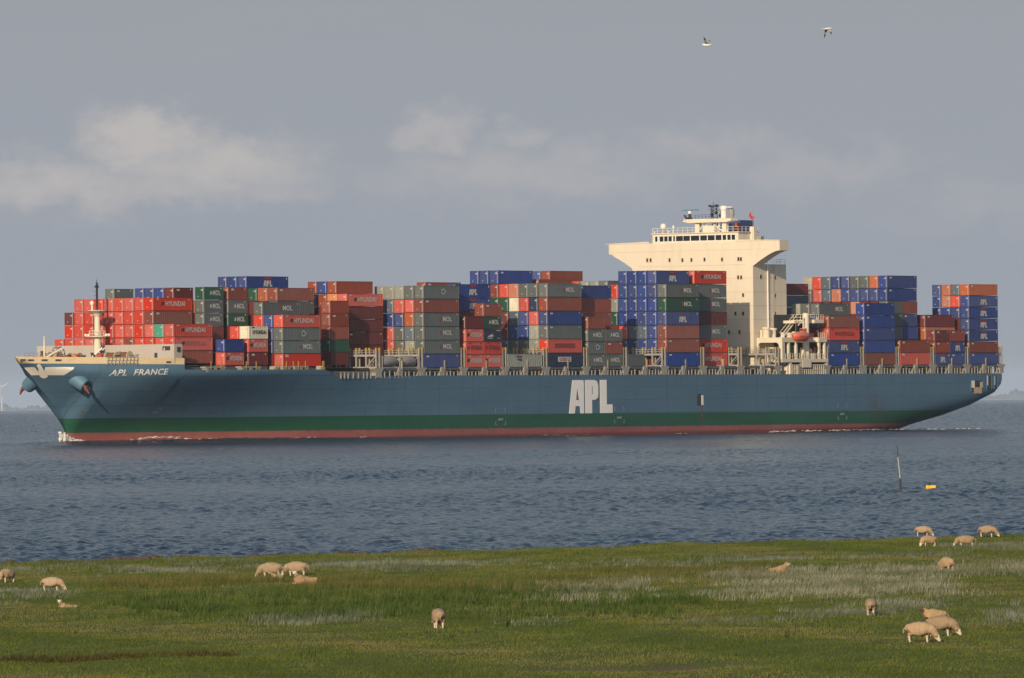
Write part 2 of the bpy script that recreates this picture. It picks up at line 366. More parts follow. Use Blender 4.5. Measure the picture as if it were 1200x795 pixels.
EAGLE = [[(-99.55, 14.42), (-98.37, 14.55), (-97.9, 14.28), (-97.35, 13.83), (-96.53, 13.23), (-96.35, 12.95), (-97.55, 12.95)], [(-98.15, 14.77), (-98.12, 15.05), (-97.8, 15.05), (-97.4, 14.7), (-96.75, 14.08), (-96.15, 13.62), (-95.55, 13.15), (-95.0, 12.67), (-95.07, 12.35), (-95.45, 12.33), (-96.06, 12.63), (-96.47, 13.07), (-97.11, 13.73), (-97.58, 14.28)], [(-96.12, 13.62), (-96.48, 13.95), (-96.67, 14.39), (-96.65, 14.5), (-95.55, 14.5), (-94.35, 14.48), (-93.17, 14.47), (-92.0, 14.45), (-92.13, 14.1), (-92.47, 13.9), (-92.57, 13.57), (-92.83, 13.3), (-92.97, 12.9), (-94.14, 12.92), (-95.28, 12.93), (-95.57, 13.17)]]
ep = [q for p in EAGLE for q in p]; ef = []; k_ = 0
for p in EAGLE: ef.append(tuple(range(k_, k_ + len(p)))); k_ += len(p)
onto_hull('emblem', ep, ef, EMBW, hull, .05, 5)
# three tall block letters amidships
def poly_letters(name, polys, u0, w0, sx, sz, v, m, parent):
    mb = MB()
    for outer in polys:
        mb.prism([(u0 + x * sx, w0 + z * sz) for x, z in outer], 'y', -v - 0.02, -v - 0.06)
    return mb.build(name, m, parent)
A_ = [[(0, 0), (.062, 0), (.090, .25), (.135, .25), (.135, .42), (.107, .42), (.150, .80), (.150, 1), (.075, 1)],
      [(.150, 1), (.150, .80), (.180, .42), (.135, .42), (.135, .25), (.196, .25), (.215, 0), (.340, 0), (.262, 1)]]
A_ = [[(0, 0), (.135, 0), (.150, .22), (.215, .22), (.215, .40), (.165, .40), (.195, .78), (.200, 1), (.085, 1)],
      [(.200, 1), (.195, .78), (.235, .40), (.215, .40), (.215, .22), (.250, .22), (.262, 0), (.345, 0), (.345, .9), (.335, 1)]]
P_ = [[(.375, 0), (.530, 0), (.530, .40), (.530, 1), (.375, 1)],
      [(.530, .40), (.60, .40), (.66, .46), (.675, .56), (.675, .85), (.64, .97), (.585, 1), (.530, 1), (.530, .82), (.552, .80), (.552, .58), (.530, .56)]]
L_ = [[(.715, 0), (1.0, 0), (1.0, .26), (.868, .26), (.868, 1), (.715, 1)]]
poly_letters('lettering', A_ + P_ + L_, 51.5, 4.12, 16.0, 6.95, 22.8, LOGOW, hull)
# tug marks and draught marks: white corner brackets low on the side
mk = MB()
for uc in (27.0, 70.0, 156.5):
    for sx in (-1, 1):
        for (w0, w1, wb) in ((4.5, 5.3, 5.3), (2.0, 2.8, 2.0)):
            mk.box(uc + sx * 1.75 - .06, uc + sx * 1.75 + .06, -22.86, -22.83, w0, w1); mk.box(uc + sx * 1.5 - .25, uc + sx * 1.5 + .25, -22.87, -22.84, wb - .06, wb + .06)
    for k, dx in enumerate((-.6, 0, .6)): mk.box(uc + dx - .2, uc + dx + .2, -22.86, -22.83, 2.9, 3.35)
FADED = mat('faded_white_marks', (.24, .28, .30), .7, .2, 1.5); mk.build('tug_mark', FADED, hull)
for u, w in ((-86.1, 5.7), (-70.5, 5.9)):      # thruster marks low on the bow
    Q = [(u - .7, w - .55), (u + .5, w - .55), (u + .8, w + .5), (u - .4, w + .5), (u - .45, w - .35), (u + .35, w - .35), (u + .55, w + .3), (u - .25, w + .3)]
    onto_hull('tug_mark', Q, [(0, 1, 5, 4), (1, 2, 6, 5), (2, 3, 7, 6), (3, 0, 4, 7)], FADED, hull, .04, 2)
# pilot door amidships: flat dark panel painted as the shade of its recess
pd = MB(); pd.box(99.4, 101.0, -22.86, -22.80, 5.4, 7.9, 0); pd.box(100.9, 101.7, -22.90, -22.82, 5.5, 7.6, 1); pd.box(101.05, 101.3, -22.85, -22.83, 2.2, 5.4, 2)
pd.build('pilot_door', [DARK, WHITE, RUST], hull)
# panama chocks on the bulwark: dark plates stand for the shade in their holes
for u, w in ((-100.8, 15.9), (-99.35, 15.85), (-96.94, 15.83), (-94.6, 15.8), (-75.5, 15.25)):
    L = .55 if u < -80 else .45
    v = halfb(u, w) + .0
    p = Vector((u, -v, w)); d = Vector((u + .5, -halfb(u + .5, w), w)) - p; d.normalize(); nrm = Vector((d.y, -d.x, 0)).normalized()
    if nrm.y > 0: nrm = -nrm
    mb = MB(); pol = [(-L, -.16), (L, -.16), (L * 1.1, 0), (L, .17), (-L, .17), (-L * 1.1, 0)]
    for k, (o0, o1, s_) in enumerate(((-.1, .05, 1.35), (.05, .09, 1.0))):
        ps = [p + d * a * s_ + Vector((0, 0, b * s_)) + nrm * o for o in (o0, o1) for a, b in pol]; n = 6
        mb.add(ps, [(i, (i + 1) % n, n + (i + 1) % n, n + i) for i in range(n)] + [tuple(range(n))[::-1], tuple(range(n, 2 * n))], k)
    mb.build('chock', [DECKCREAM, DARK], hull)
# hawse pipes with anchors, both bows
for side in (-1, 1):
    u, w = -90.3, 11.9
    b = halfb(u, w); base = Vector((u + .4, side * (b - .6), w + .1)); ax = Vector((.12, side * 0.84, -0.54)).normalized()
    mb = MB(); M = ax.to_track_quat('Z', 'Y').to_matrix()
    mb.lathe([(1.7, -2.4), (1.55, 0), (1.40, 1.8), (1.30, 2.3), (1.12, 2.4)], base, 22, 0, M); mb.lathe([(1.0, 2.25), (.95, 2.44)], base, 16, 1, M)  # dark disc closes the mouth, coloured as the shade within
    hp = mb.build('hawse_pipe', [SKYBL, DARK], hull, smooth=True)
    try: hp.data.set_sharp_from_angle(angle=R(40))
    except Exception: pass
    an = MB(); tip = base + ax * 2.45; dn = (Vector((.1, side * .45, -1))).normalized(); fx = Vector((.75, -side * .5, .35)).normalized()
    an.bar(tip - ax * 1.2, tip + dn * .3, .28, 8)
    an.bar(tip + dn * .1 - fx * 1.35 * .9, tip + dn * .1 + fx * 1.35 * .9, .34, 8)
    for s2 in (-1, 1):
        q = tip + dn * .1 + fx * s2 * 1.05
        an.bar(q, q + dn * .8 + ax * .5 - fx * s2 * .1, .36, 6, 0, .12)
        an.bar(q, q - dn * .8 - ax * .1, .34, 6, 0, .2)
    an.build('anchor', RUST, hull)
# mooring ports in the stern quarter: closed plating, shade put on as dark panels
for (u0, u1, w0, w1) in ((210.3, 215.3, 7.7, 10.2), (217.0, 218.9, 8.2, 11.3), (220.2, 221.5, 8.3, 11.1)):
    vo = 22.79; mb = MB()
    mb.box(u0, u1, -vo - .03, -vo + .02, w0, w1, 0)
    mb.box(u0 - .12, u0, -vo - .10, -vo, w0, w1, 3); mb.box(u1, u1 + .12, -vo - .10, -vo, w0, w1, 3)
    k = (u1 - u0) * .3
    mb.box(u0 + .1, u0 + k, -vo - .06, -vo - .03, w0 + .9, w1, 1)
    if u1 - u0 > 3:
        for i in range(7): mb.box(u0 + 1.2 + i * .5, u0 + 1.3 + i * .5, -vo - .12, -vo - .04, w0 - .4, w0 + 1.0, 2)
        mb.box(u1 - 1.2, u1 - .1, -vo - .07, -vo - .03, w0 + .9, w1 - .3, 2)
    mb.build('mooring_port', [DARK, WHITE, DECKCREAM, SKYBL], hull)

# ------------------------------------------------------------------ forecastle
bwk = MB()
poly = [(-17.6, 12.5), (17.4, 12.5), (17.4, 18.65), (-17.4, 18.95)]
bwk.box(-74.35, -74.15, -17.15, 17.1, 15.0, 18.75, 0)
bwk.prism([(-74.35, -17.16), (-74.15, -16.9), (-72.1, -17.2), (-72.1, -17.4)], 'z', 15.2, 18.75, 0)
for v0, v1, w0, w1 in ((14.3, 16.2, 17.55, 18.35),):
    bwk.box(-74.40, -74.33, -v1, -v0, w0, w1, 1); bwk.box(-74.42, -74.39, -v0 - .55, -v0 - .35, w0 + .05, w1 - .3, 2)  # flat dark panels give the openings their shade by colour
bwk.box(-74.40, -74.33, -13.0, -12.3, 15.8, 17.1, 1); bwk.box(-74.40, -74.33, 15.5, 16.2, 16.4, 17.8, 1)
bwk.box(-73.6, -72.8, -17.50, -17.10, 17.3, 18.2, 1)
bwk.build('breakwater', [SCREEN, DARK, WHITE], ship)
fm = MB()      # foremast with its two platforms
mx_ = -76.7
fm.lathe([(.78, 15.0), (.72, 18.5), (.58, 20.4), (.55, 24.3), (.9, 24.9), (1.9, 25.45), (1.95, 25.6)], (mx_, 0, 0), 14, 0)
fm.lathe([(.7, 20.0), (1.6, 20.35), (1.65, 20.45)], (mx_, 0, 0), 14, 0)
fm.box(mx_ - .5, mx_ + .5, -2.4, 2.4, 20.45, 20.55, 0)
for k in range(12):
    t = k * math.pi / 6
    fm.bar((mx_ + 1.6 * math.cos(t), 1.6 * math.sin(t), 20.5), (mx_ + 1.6 * math.cos(t), 1.6 * math.sin(t), 21.6), .05, 4, 0)
    t2_ = t + math.pi / 6
    for z in (21.05, 21.6): fm.bar((mx_ + 1.6 * math.cos(t), 1.6 * math.sin(t), z), (mx_ + 1.6 * math.cos(t2_), 1.6 * math.sin(t2_), z), .045, 4, 0)
fm.bar((mx_, 0, 25.6), (mx_, 0, 31.0), .22, 8, 1); fm.bar((mx_, 0, 31), (mx_, 0, 31.6), .06, 5, 1)
for z in (26.6, 27.5, 28.4, 29.3, 30.2): fm.bar((mx_ - .5, 0.55, z), (mx_ - .5, -.3, z), .04, 4, 1)
fm.box(mx_ - .28, mx_ + .28, -.28, .28, 30.0, 30.4, 1)
fm.lathe([(.15, 25.6), (.15, 26.6), (.38, 26.7), (.42, 27.1), (.2, 27.4)], (mx_, 1.25, 0), 10, 2)
for y in (-2.2, 2.2, -2.9, 2.9): fm.lathe([(.1, 20.4), (.28, 20.6), (.28, 20.9), (.1, 21.0)], (mx_, y, 0), 8, 2)
fm.build('foremast', [CREAM, BLACK, WHITE], ship)
lp = MB(); lp.lathe([(.22, 15), (.20, 18.2), (.12, 20.4), (.05, 20.5)], (-93.2, 0.0, 0), 8, 0); lp.build('jackstaff', CREAM, ship)
rl = MB()
for k in range(5):
    x = -90 + k * 1.1; rl.bar((x, 7.5 - k * .2, 15), (x, 7.5 - k * .2, 17.3), .05, 4)
    if k: 
        for z in (16.2, 16.75, 17.3): rl.bar((x - 1.1, 7.7 - k * .2, z), (x, 7.5 - k * .2, z), .045, 4)
rl.build('rail', STEEL, ship)
# winches and rope drums
def winch(u, v, r, mats_):
    mb = MB()
    M = Matrix.Rotation(R(90), 3, 'X')
    mb.lathe([(r, -1.3), (r, -1.15), (r * .72, -1.1), (r * .78, 0), (r * .72, 1.1), (r, 1.15), (r, 1.3)], (u, v, 15.4 + r), 16, 0, M)
    mb.lathe([(r * .80, -1.0), (r * .84, 0), (r * .80, 1.0)], (u, v, 15.4 + r), 16, 1, M)
    mb.box(u - .9, u + .9, v - 1.7, v - 1.4, 15.1, 16.7, 2); mb.box(u - .5, u + .5, v + 1.4, v + 2.2, 15.1, 16.9, 2)
    return mb.build('winch', mats_, ship)
winch(-86.0, 3.2, 1.05, [STEEL, ROPE, REDP]); winch(-84.0, 6.0, .95, [DARK, ROPE, REDP]); winch(-80, 3.0, .95, [STEEL, ROPE, REDP])
winch(-78.6, -3.0, .95, [STEEL, REDP, DARK]); winch(-80.5, -6.6, 1.0, [DECKCREAM, RUST, DARK]); winch(-79.0, -8.6, 1.05, [DECKCREAM, RUST, STEEL])
hr = MB()      # big spoked reel
M = Matrix.Rotation(R(90), 3, 'X') ; cx, cy, cz = -84.5, 3.6, 17.0
for y in (-.5, .5):
    for k in range(20):
        a, b = k * math.pi / 10, (k + 1) * math.pi / 10
        hr.bar((cx + 1.45 * math.cos(a), cy + y, cz + 1.45 * math.sin(a)), (cx + 1.45 * math.cos(b), cy + y, cz + 1.45 * math.sin(b)), .13, 5)
    for k in range(8): hr.bar((cx, cy + y, cz), (cx + 1.45 * math.cos(k * math.pi / 4), cy + y, cz + 1.45 * math.sin(k * math.pi / 4)), .08, 4)
hr.bar((cx, cy - .7, cz), (cx, cy + .7, cz), .35, 10); hr.box(cx - 1, cx + 1, cy - .8, cy + .8, 15.1, 15.6)
hr.build('rope_reel', STEEL, ship)
gw = MB(); gw.bar((-88.5, 3.5, 16.4), (-84.6, 2.2, 18.3), .16, 5); gw.bar((-78.5, 1.2, 15.5), (-76.7, -1.2, 18.2), .16, 5); gw.bar((-78.4, 0.6, 15.5), (-76.6, -1.8, 18.2), .1, 5)
gw.build('gangway', WHITE, ship)
for u, v, h, m in ((-82.0, 0.8, 1.9, REDP), (-81.4, -.4, 1.7, DARK), (-77.5, -1.6, 2.6, BLACK), (-77.9, -2.6, 2.0, STEEL), (-77.2, 0.9, 2.2, DARK), (-83.2, 1.8, 1.8, BLACK), (-78.3, -11.0, 1.8, STEEL), (-87.2, 4.6, 1.8, REDP)):
    mb = MB(); mb.lathe([(.42, 15.1), (.42, 15.4), (.26, 15.5), (.26, 15.1 + h - .3), (.4, 15.1 + h - .2), (.38, 15.1 + h)], (u, v, 0), 10); mb.build('bollard', m, ship)
rk = MB()      # rubbing rack of slats hung over the bulwark at the port shoulder
for k in range(9):
    u = -86.6 + k * .62; w0, w1 = 14.75, 16.35 
    rk.bar((u + .2, -(halfb(u + .2, 15) + .16), w1), (u - .1, -(halfb(u - .1, 15) + .16), w0), .10, 4)
for w in (15.1, 15.7, 16.3): rk.bar((-86.8, -(halfb(-86.8, 15) + .2), w), (-81.4, -(halfb(-81.4, 15) + .2), w), .08, 4)
rk.build('ladder_rack', STEEL, ship)

# ------------------------------------------------------------------ cargo deck: coaming, pedestals, rails, lashing bridges
cm = MB()
cm.box(-71, -30.5, -16.2, 16.2, 13.3, 14.25); cm.box(-58.5, -44.5, -17.2, 17.2, 13.35, 14.55); cm.box(-43, -30.6, -19.7, 19.7, 13.3, 14.25)
cm.build('hatch_cover', COAM, ship)
cm2 = MB(); cm2.box(-29, 130, -20.9, 20.9, 11.7, 13.25); cm2.box(151, 222.5, -20.9, 20.9, 11.7, 13.25)
cm2.build('hatch_coaming', COAM, ship)
BR = [14.6 * k for k in range(-1, 10)] + [151.0 + 14.55 * j for j in range(6)]
for u in BR[:-1]:
    if u > 117 and u < 150: continue
    hc = MB(); hc.box(u + 1.0, u + 13.3, -22.4, 22.4, 13.32, 13.84); hc.build('hatch_cover', COAM, ship)
for i, u in enumerate(BR):
    lb = MB()
    for du in (-.55, .55):
        for r in range(0, 19):
            v = 22.3 - 2.478 * r
            if r % 1 == 0:
                lb.box(u + du - .15, u + du + .15, -v - .15, -v + .15, 13.85 if r else 12.2, 17.3, 0); lb.box(u + du - .16, u + du + .16, -v - .16, -v + .16, 17.3, 17.9, 1)
        lb.box(u + du - .14, u + du + .14, -22.3, 22.3, 16.15, 16.55, 0); lb.box(u + du - .15, u + du + .15, -22.3, 22.3, 13.86, 14.1, 0)
        for s in (-1, 1):
            lb.bar((u + du, s * 19.9, 14.0), (u + du, s * 22.2, 16.2), .14, 4); lb.bar((u + du, s * 9.9, 14.0), (u + du, s * 12.3, 16.2), .14, 4)
        for z in (17.0, 17.45): lb.box(u + du - .05, u + du + .05, -22.3, 22.3, z - .04, z + .04, 0)
        for k in range(44): lb.box(u + du - .04, u + du + .04, -21.8 + k - .04, -21.8 + k + .04, 16.55, 17.45, 0)
    lb.build('lashing_bridge', [STEEL, YEL], ship)
    pb = MB(); pb.prism([(u - .75, 11.9), (u + .75, 11.9), (u + .8, 13.0), (u + 1.5, 13.7), (u + 1.5, 13.86), (u - 1.5, 13.86), (u - 1.5, 13.7), (u - .8, 13.0)], 'y', -22.72, -21.2)
    pb.build('pedestal', STEEL, ship)
    if i < len(BR) - 1:
        um = u + 7.3 if not (u > 116 and u < 150) else u + 8.5
        pp = MB(); pp.box(um - .75, um + .15, -22.7, -21.4, 11.9, 13.7, 0); pp.prism([(um - .7, 13.7), (um + .1, 13.7), (um - .1, 13.95), (um - .5, 13.95)], 'y', -22.65, -21.5, 0)
        pp.box(um + .5, um + .85, -22.6, -22.1, 11.9, 14.6, 0); pp.box(um + .48, um + .87, -22.62, -22.08, 14.6, 15.3, 1)
        pp.build('pedestal', [STEEL, YEL], ship)
# rail stanchions along the deck edge
sr = MB()
x = -27.5
while x < 222:
    if not (131.5 < x < 151): sr.box(x - .11, x + .11, -22.74, -22.55, 11.75, 13.15 + random.uniform(-.15, .1))
    x += 1.22 + random.choice((0, 0, .1, -.1, .5))
sr.box(-28, 131, -22.7, -22.62, 12.95, 13.02); sr.box(151, 222, -22.7, -22.62, 12.95, 13.02)
sr.build('rail', STEEL, ship)
# shorter pedestals on the raised deck forward
for u, L in ((-67.0, 6.4), (-57.5, 6.4), (-47.5, 0.9), (-45.5, 4.6), (-41.9, 4.6), (-33.4, 0.9)):
    v = halfb(u + L / 2, 13.5) - .4; mb = MB()
    mb.box(u, u + L, -v, -v + 1.4, 14.05, 14.32, 0)
    for k in (0.1, .5, .9):
        mb.box(u + L * k - .4, u + L * k + .4, -v + .02, -v + 1.2, 13.2, 14.05, 0)
    for k in (.25, .75): mb.box(u + L * k - .1, u + L * k + .1, -v - .1, -v, 13.6, 15.3, 1)
    mb.build('pedestal', [STEEL, YEL], ship)

# ------------------------------------------------------------------ accommodation block
hs = MB()
def arc(cx, cy, rx, ry, a0, a1, n): return [(cx + rx * math.cos(R(a0 + (a1 - a0) * i / n)), cy + ry * math.sin(R(a0 + (a1 - a0) * i / n))) for i in range(n + 1)]
half = [(-22.9, 41.05), (-22.9, 38.85), (-22.0, 38.75)] + [(-22.0 + 6.1 * t, 38.75 - 3.15 * (t ** 1.25)) for t in (.2, .4, .6, .8, 1.0)]
outline = half + [(-15.9, 35.5), (-15.9, 33)] + [(15.9, 33), (15.9, 35.5)] + [(-x if x > -22.0 else -x - .8, z) for x, z in half[::-1]]
hs.prism(outline, 'x', 132.0, 135.5, 0)
hs.box(132.0, 145.2, -15.9, 15.9, 11.8, 33.0, 0); hs.box(135.5, 145.2, -15.85, 15.85, 33.0, 36.0, 0)
hs.box(133.3, 141.0, -11.3, 11.3, 41.05, 43.05, 0)
hs.box(133.05, 141.2, -11.6, 11.6, 43.05, 43.22, 0)
hs.prism([(-22.95, 41.05), (-11.4, 41.05), (-11.4, 41.42), (-22.95, 41.15)], 'x', 131.9, 132.3, 0); hs.prism([(22.95, 41.05), (11.4, 41.05), (11.4, 41.42), (22.95, 41.15)], 'x', 131.9, 132.3, 0)
for w in (15.0, 18.0, 21.0, 24.0, 27.0, 30.0, 33.02, 35.95):
    v_ = 15.9 if w < 35 else 14.0
    hs.box(131.96, 132.0, -v_, v_, w - .05, w + .05, 1); hs.box(132.05, 145.2, -15.94, -15.9, w - .05, w + .05, 1)
hs.box(131.97, 132.0, -20.0, 20.0, 39.2, 39.28, 1)
for k in range(26): hs.bar((140.0 - .25, -15.98, 22.5 + k * .5), (140.0 + .25, -15.98, 22.5 + k * .5), .03, 4, 1)
for x_ in (139.75, 140.25): hs.bar((x_, -15.98, 22.3), (x_, -15.98, 35.6), .035, 4, 1)
house = hs.build('deckhouse', [CREAM, mat('weld_seam_paint', (.58, .51, .40), .6, .1)], ship)
for v, w in ((-11.86, 37.39), (-10.95, 37.37), (-5.94, 37.28), (-2.54, 37.21), (-0.16, 37.21), (3.29, 37.24), (7.9, 37.15), (12.17, 37.16), (12.84, 37.14), (12.06, 33.19), (12.85, 33.17), (13.3, 29.29), (11.23, 25.3), (13.25, 25.27), (9.5, 21.31), (12.24, 21.27)):
    mb = MB(); mb.box(131.93, 132.0, -v - .30, -v + .30, w - .48, w + .48, 0); mb.box(131.90, 131.93, -v - .20, -v + .20, w - .36, w + .36, 1)
    mb.build('window', [DECKCREAM, GLASS], house)
for u, w, s in ((134.92, 33.28, 1.4), (140.62, 33.13, 1), (140.54, 29.19, 1), (140.47, 25.21, 1)):
    mb = MB(); mb.box(u - .3 * s, u + .3 * s, -15.97, -15.9, w - .5, w + .5, 0); mb.box(u - .2 * s, u + .2 * s, -16.0, -15.97, w - .38, w + .38, 1); mb.build('window', [DECKCREAM, GLASS], house)
for v0, v1 in ((-10.55, -9.95), (-9.39, -8.37), (-8.14, -7.26), (-7.03, -6.15), (-5.76, -5.31), (-5.02, -3.22), (-3.06, -1.37), (-1.1, 1.11), (1.38, 3.13), (3.35, 5.15), (5.42, 6.94), (7.27, 8.17), (8.5, 9.35), (9.62, 10.51)):
    mb = MB(); mb.box(133.24, 133.3, -v1 - .12, -v0 + .12, 41.32, 42.68, 0)
    mb.box(133.20, 133.24, -v1, -v0, 41.42, 42.55, 1); mb.build('bridge_window', [WHITE, GLASS], house)
pp = MB(); pp.bar((137.5, -16.1, 22.3), (137.5, -16.1, 36.0), .16, 8); pp.build('pipe', WHITE, house)
tr = MB()      # rail round the roofs
for (x0, y0, x1, y1, z) in ((133.3, -11.3, 133.3, 11.3, 43.22), (133.3, -11.3, 141, -11.3, 43.22), (141.5, -15.7, 145, -15.7, 36.0), (145, -15.7, 145, -8, 36.0)):
    n = max(2, int(max(abs(x1 - x0), abs(y1 - y0)) / 1.3))
    for k in range(n + 1):
        a = Vector((x0 + (x1 - x0) * k / n, y0 + (y1 - y0) * k / n, z)); tr.bar(a, a + Vector((0, 0, 1.1)), .045, 4)
    for h in (.55, 1.1): tr.bar((x0, y0, z + h), (x1, y1, z + h), .04, 4)
tr.build('rail', WHITE, house)
# radar deck above the wheelhouse
rd = MB(); z0 = 43.22
rd.prism([(-138 - 0, 0)] and [(5.6, 45.75), (5.3, 46.25), (-7.0, 46.25), (-7.2, 45.75), (-5.8, 45.45), (4.2, 45.45)], 'x', 136.8, 139.4, 0)
for y in (2.4, -4.7): rd.box(137.6, 138.6, y - .55, y + .55, z0, 45.5, 0)
rd.bar((138, -1.4, z0), (138, .6, 45.5), .13, 6, 0); rd.bar((138, -1.2, 45.5), (138, -4.4, z0), .16, 6, 0); rd.bar((138, .5, 45.5), (138, 2.6, z0), .13, 6, 0)
rd.box(137, 138.6, -2.6, .4, z0, 44.75, 0)
for y in (2.9, 1.9, 3.2): rd.bar((138.2, y, z0), (138.2, y, 45.5), .12, 5, 1)
for y in (-.9, -1.6, -2.2, -3.3): rd.bar((138.8, y, z0), (138.8, y, 45.5), .13, 5, 1)
for k in range(9):
    y = -2.2 + k * .9; rd.bar((136.9, y, 46.25), (136.9, y, 47.15), .04, 4, 1)
for z in (46.7, 47.15): rd.bar((136.9, -2.2, z), (136.9, 5.0, z), .04, 4, 1)
# lattice signal mast
for y in (-1.0, -1.5, -2.6): rd.bar((138.2, y, 46.25), (138.2, y * .9 - .15, 49.3 if y > -2 else 49.0), .11, 5, 1)
for k in range(6): rd.bar((138.2, -1.0 if k % 2 else -2.6, 46.4 + k * .5), (138.2, -2.6 if k % 2 else -1.0, 46.9 + k * .5), .08, 4, 1)
rd.bar((138.2, -.6, 48.9), (138.2, -2.9, 48.9), .09, 4, 1); rd.bar((138.2, -.4, 48.3), (138.2, -3.3, 48.1), .07, 4, 1); rd.bar((138.2, -1.6, 49), (138.2, -1.6, 49.9), .06, 4, 1)
rd.box(138, 138.4, -2.9, -2.1, 48.9, 49.3, 1); rd.box(138, 138.4, -.75, -.4, 48.9, 49.3, 1)
for y, z in ((-1.2, 47.2), (-2.3, 47.6), (-3.4, 46.9), (-3.9, 46.8)): rd.box(137.9, 138.5, y - .2, y + .2, z - .3, z + .3, 1)
for k in range(6):
    a, b = math.pi * k / 6, math.pi * (k + 1) / 6
    rd.bar((138.4, -4.6 - 1.5 * math.cos(a), 46.5 + 2.3 * math.sin(a)), (138.4, -4.6 - 1.5 * math.cos(b), 46.5 + 2.3 * math.sin(b)), .06, 4, 1)
rd.build('radar_mast', [CREAM, BLACK], house)
ra = MB(); ra.lathe([(.55, 46.25), (.3, 46.9), (.28, 47.4)], (138, 4.55, 0), 10, 1); ra.lathe([(.1, 47.4), (.36, 47.5), (.36, 48.0), (.15, 48.15)], (138, 4.55, 0), 10, 2)
ra.box(137.8, 138.15, 2.3, 6.4, 48.15, 48.42, 3); ra.bar((138, 5.0, 46.2), (138, 6.0, 47.2), .22, 5, 1)
ra.build('radar', [CREAM, BLACK, WHITE, SKYBL], house)
dm = MB(); dm.lathe([(.62, 46.3), (.62, 48.0), (.75, 48.2), (.75, 48.7), (.62, 49.0)], (137.6, -4.7, 0), 14, 0, None); dm.box(137.4, 137.7, -6.9, -3.8, 48.62, 48.8, 0); dm.lathe([(.4, 46.4), (.62, 47.3), (.62, 48.1), (.3, 48.5)], (138.6, -6.1, 0), 12, 1)
dm.build('satellite_drum', [WHITE, STEEL], house)
rdm = MB(); rdm.lathe([(.42, 43.2), (.35, 44.1), (.62, 44.15), (.68, 44.7), (.6, 45.05), (.38, 45.3), (.1, 45.4)], (134.2, 9.0, 0), 14); rdm.build('radome', WHITE, house, smooth=True)
for u, v, h in ((133.8, -4.6, .5), (133.8, -8.2, .45), (133.6, 7.2, .45), (133.9, -5.9, 1.6), (133.6, 11.0, .4), (133.7, 6.0, 1.7)):
    mb = MB(); mb.lathe([(.08, 43.2), (.08, 43.2 + h * .6), (.2, 43.2 + h * .7), (.18, 43.2 + h)], (u, -v if False else v, 0), 8); mb.build('light', WHITE, house)
wh = MB()
for u, v, z0_, z1_ in ((138, -12.0, 41.1, 49.6), (134.0, 5.6, 43.2, 47.6), (134.0, 4.2, 43.2, 48.4), (138, -13.6, 41.2, 43.2)): wh.bar((u, v, z0_), (u, v - .15, z1_), .05, 4)
wh.build('whip_aerial', STEEL, house)
sd = MB(); sd.box(138, 139.4, -12.3, -11.2, 41.1, 44.3, 0); sd.box(139.4, 140.6, -13.2, -11.2, 41.1, 42.2, 1); sd.build('locker', [CREAM, STEEL], house)
fu = MB(); fu.prism([(147.5, 11.8), (153.5, 11.8), (153.5, 46.1), (148.2, 46.1), (147.5, 40)], 'y', -2.6 + .6, 2.6 + .6, 0)
fu.build('funnel', FUNBL, ship)
fp = MB(); fp.bar((144.5, -3.6, 41.0), (144.5, -3.6, 45.4), .75, 10); fp.build('fire_monitor', REDP, ship)
# flag
fl = MB(); n = 8; top = []; 
for i in range(n + 1):
    t = i / n; yv = -6.2 - 1.2 * t; xo = 145.5 + .35 * math.sin(t * 9); zz = -1.1 * t * t
    for dz in (0, -.5, -1.0): top.append((xo + .2 * dz, yv, 47.5 + zz * .8 + .25 * math.sin(t * 7) + dz * (1 - .35 * t)))
for th_ in (0, .03): fl.add([(a + th_, b, c) for a, b, c in top], [(i * 3 + j, (i + 1) * 3 + j, (i + 1) * 3 + j + 1, i * 3 + j + 1) for i in range(n) for j in range(2)])
REDF = mat('red_flag_cloth', (0.55, 0.03, 0.05), 0.8, 0.1)
flag = fl.build('flag', REDF, None, recalc=False); flag.matrix_world = SM
tag(flag, 'small red flag flying beside the radar mast on top of the white bridge', 'flag')

# ------------------------------------------------------------------ boat deck beside the house
bd = MB()
zA, zB = 18.95, 19.95
# portal facing forward, from the house to the ship's side
op = [(16.0, 12.0), (16.0, 19.95), (22.6, 19.95), (22.6, 14.6), (21.75, 14.6), (21.75, 18.2), (21.6, 18.6), (21.2, 18.86), (16.9, 18.86), (16.5, 18.6), (16.4, 18.2), (16.4, 12.0)]
bd.prism([(-a, b) for a, b in op], 'x', 133.0, 133.6, 0)
bd.box(133.6, 137.4, -22.6, -16.0, zA, zB, 0); bd.box(147.6, 151.0, -22.6, -16.0, zA, zB, 0); bd.box(137.4, 147.6, -18.0, -16.0, zA, zB, 0)
for u in (134.0, 136.0, 139.0, 148.2, 150.4): bd.box(u - .28, u + .28, -22.5, -22.0, 15.25, zA, 0)
bd.box(133.0, 151.4, -22.62, -16.0, 14.55, 15.25, 0)
bd.box(140.8, 144.4, -22.72, -22.62, 13.4, 15.1, 0)
for u in (136.6, 151.0): bd.box(u - .35, u + .35, -22.5, -21.8, 11.8, 14.55, 0)
bd.box(140, 151, -16.1, -15.9, 11.8, 25, 1)
bd.build('boat_deck', [CREAM, DARK], ship)
br = MB()
def railing(mb, x0, x1, y, z, h, step, r=.05):
    n = max(1, int((x1 - x0) / step))
    for k in range(n + 1): mb.bar((x0 + (x1 - x0) * k / n, y, z), (x0 + (x1 - x0) * k / n, y, z + h), r, 4)
    for hh in (.5, 1.0): mb.bar((x0, y, z + h * hh), (x1, y, z + h * hh), r, 4)
railing(br, 133.6, 151.2, -22.5, 15.25, 1.2, .9); railing(br, 147.6, 151, -22.5, zB, 1.1, .8); railing(br, 133.2, 137, -22.5, zB, 1.1, .8); railing(br, 137.5, 150.5, -22.4, 11.9, 2.1, .75, .09); br.build('rail', CREAM, ship)
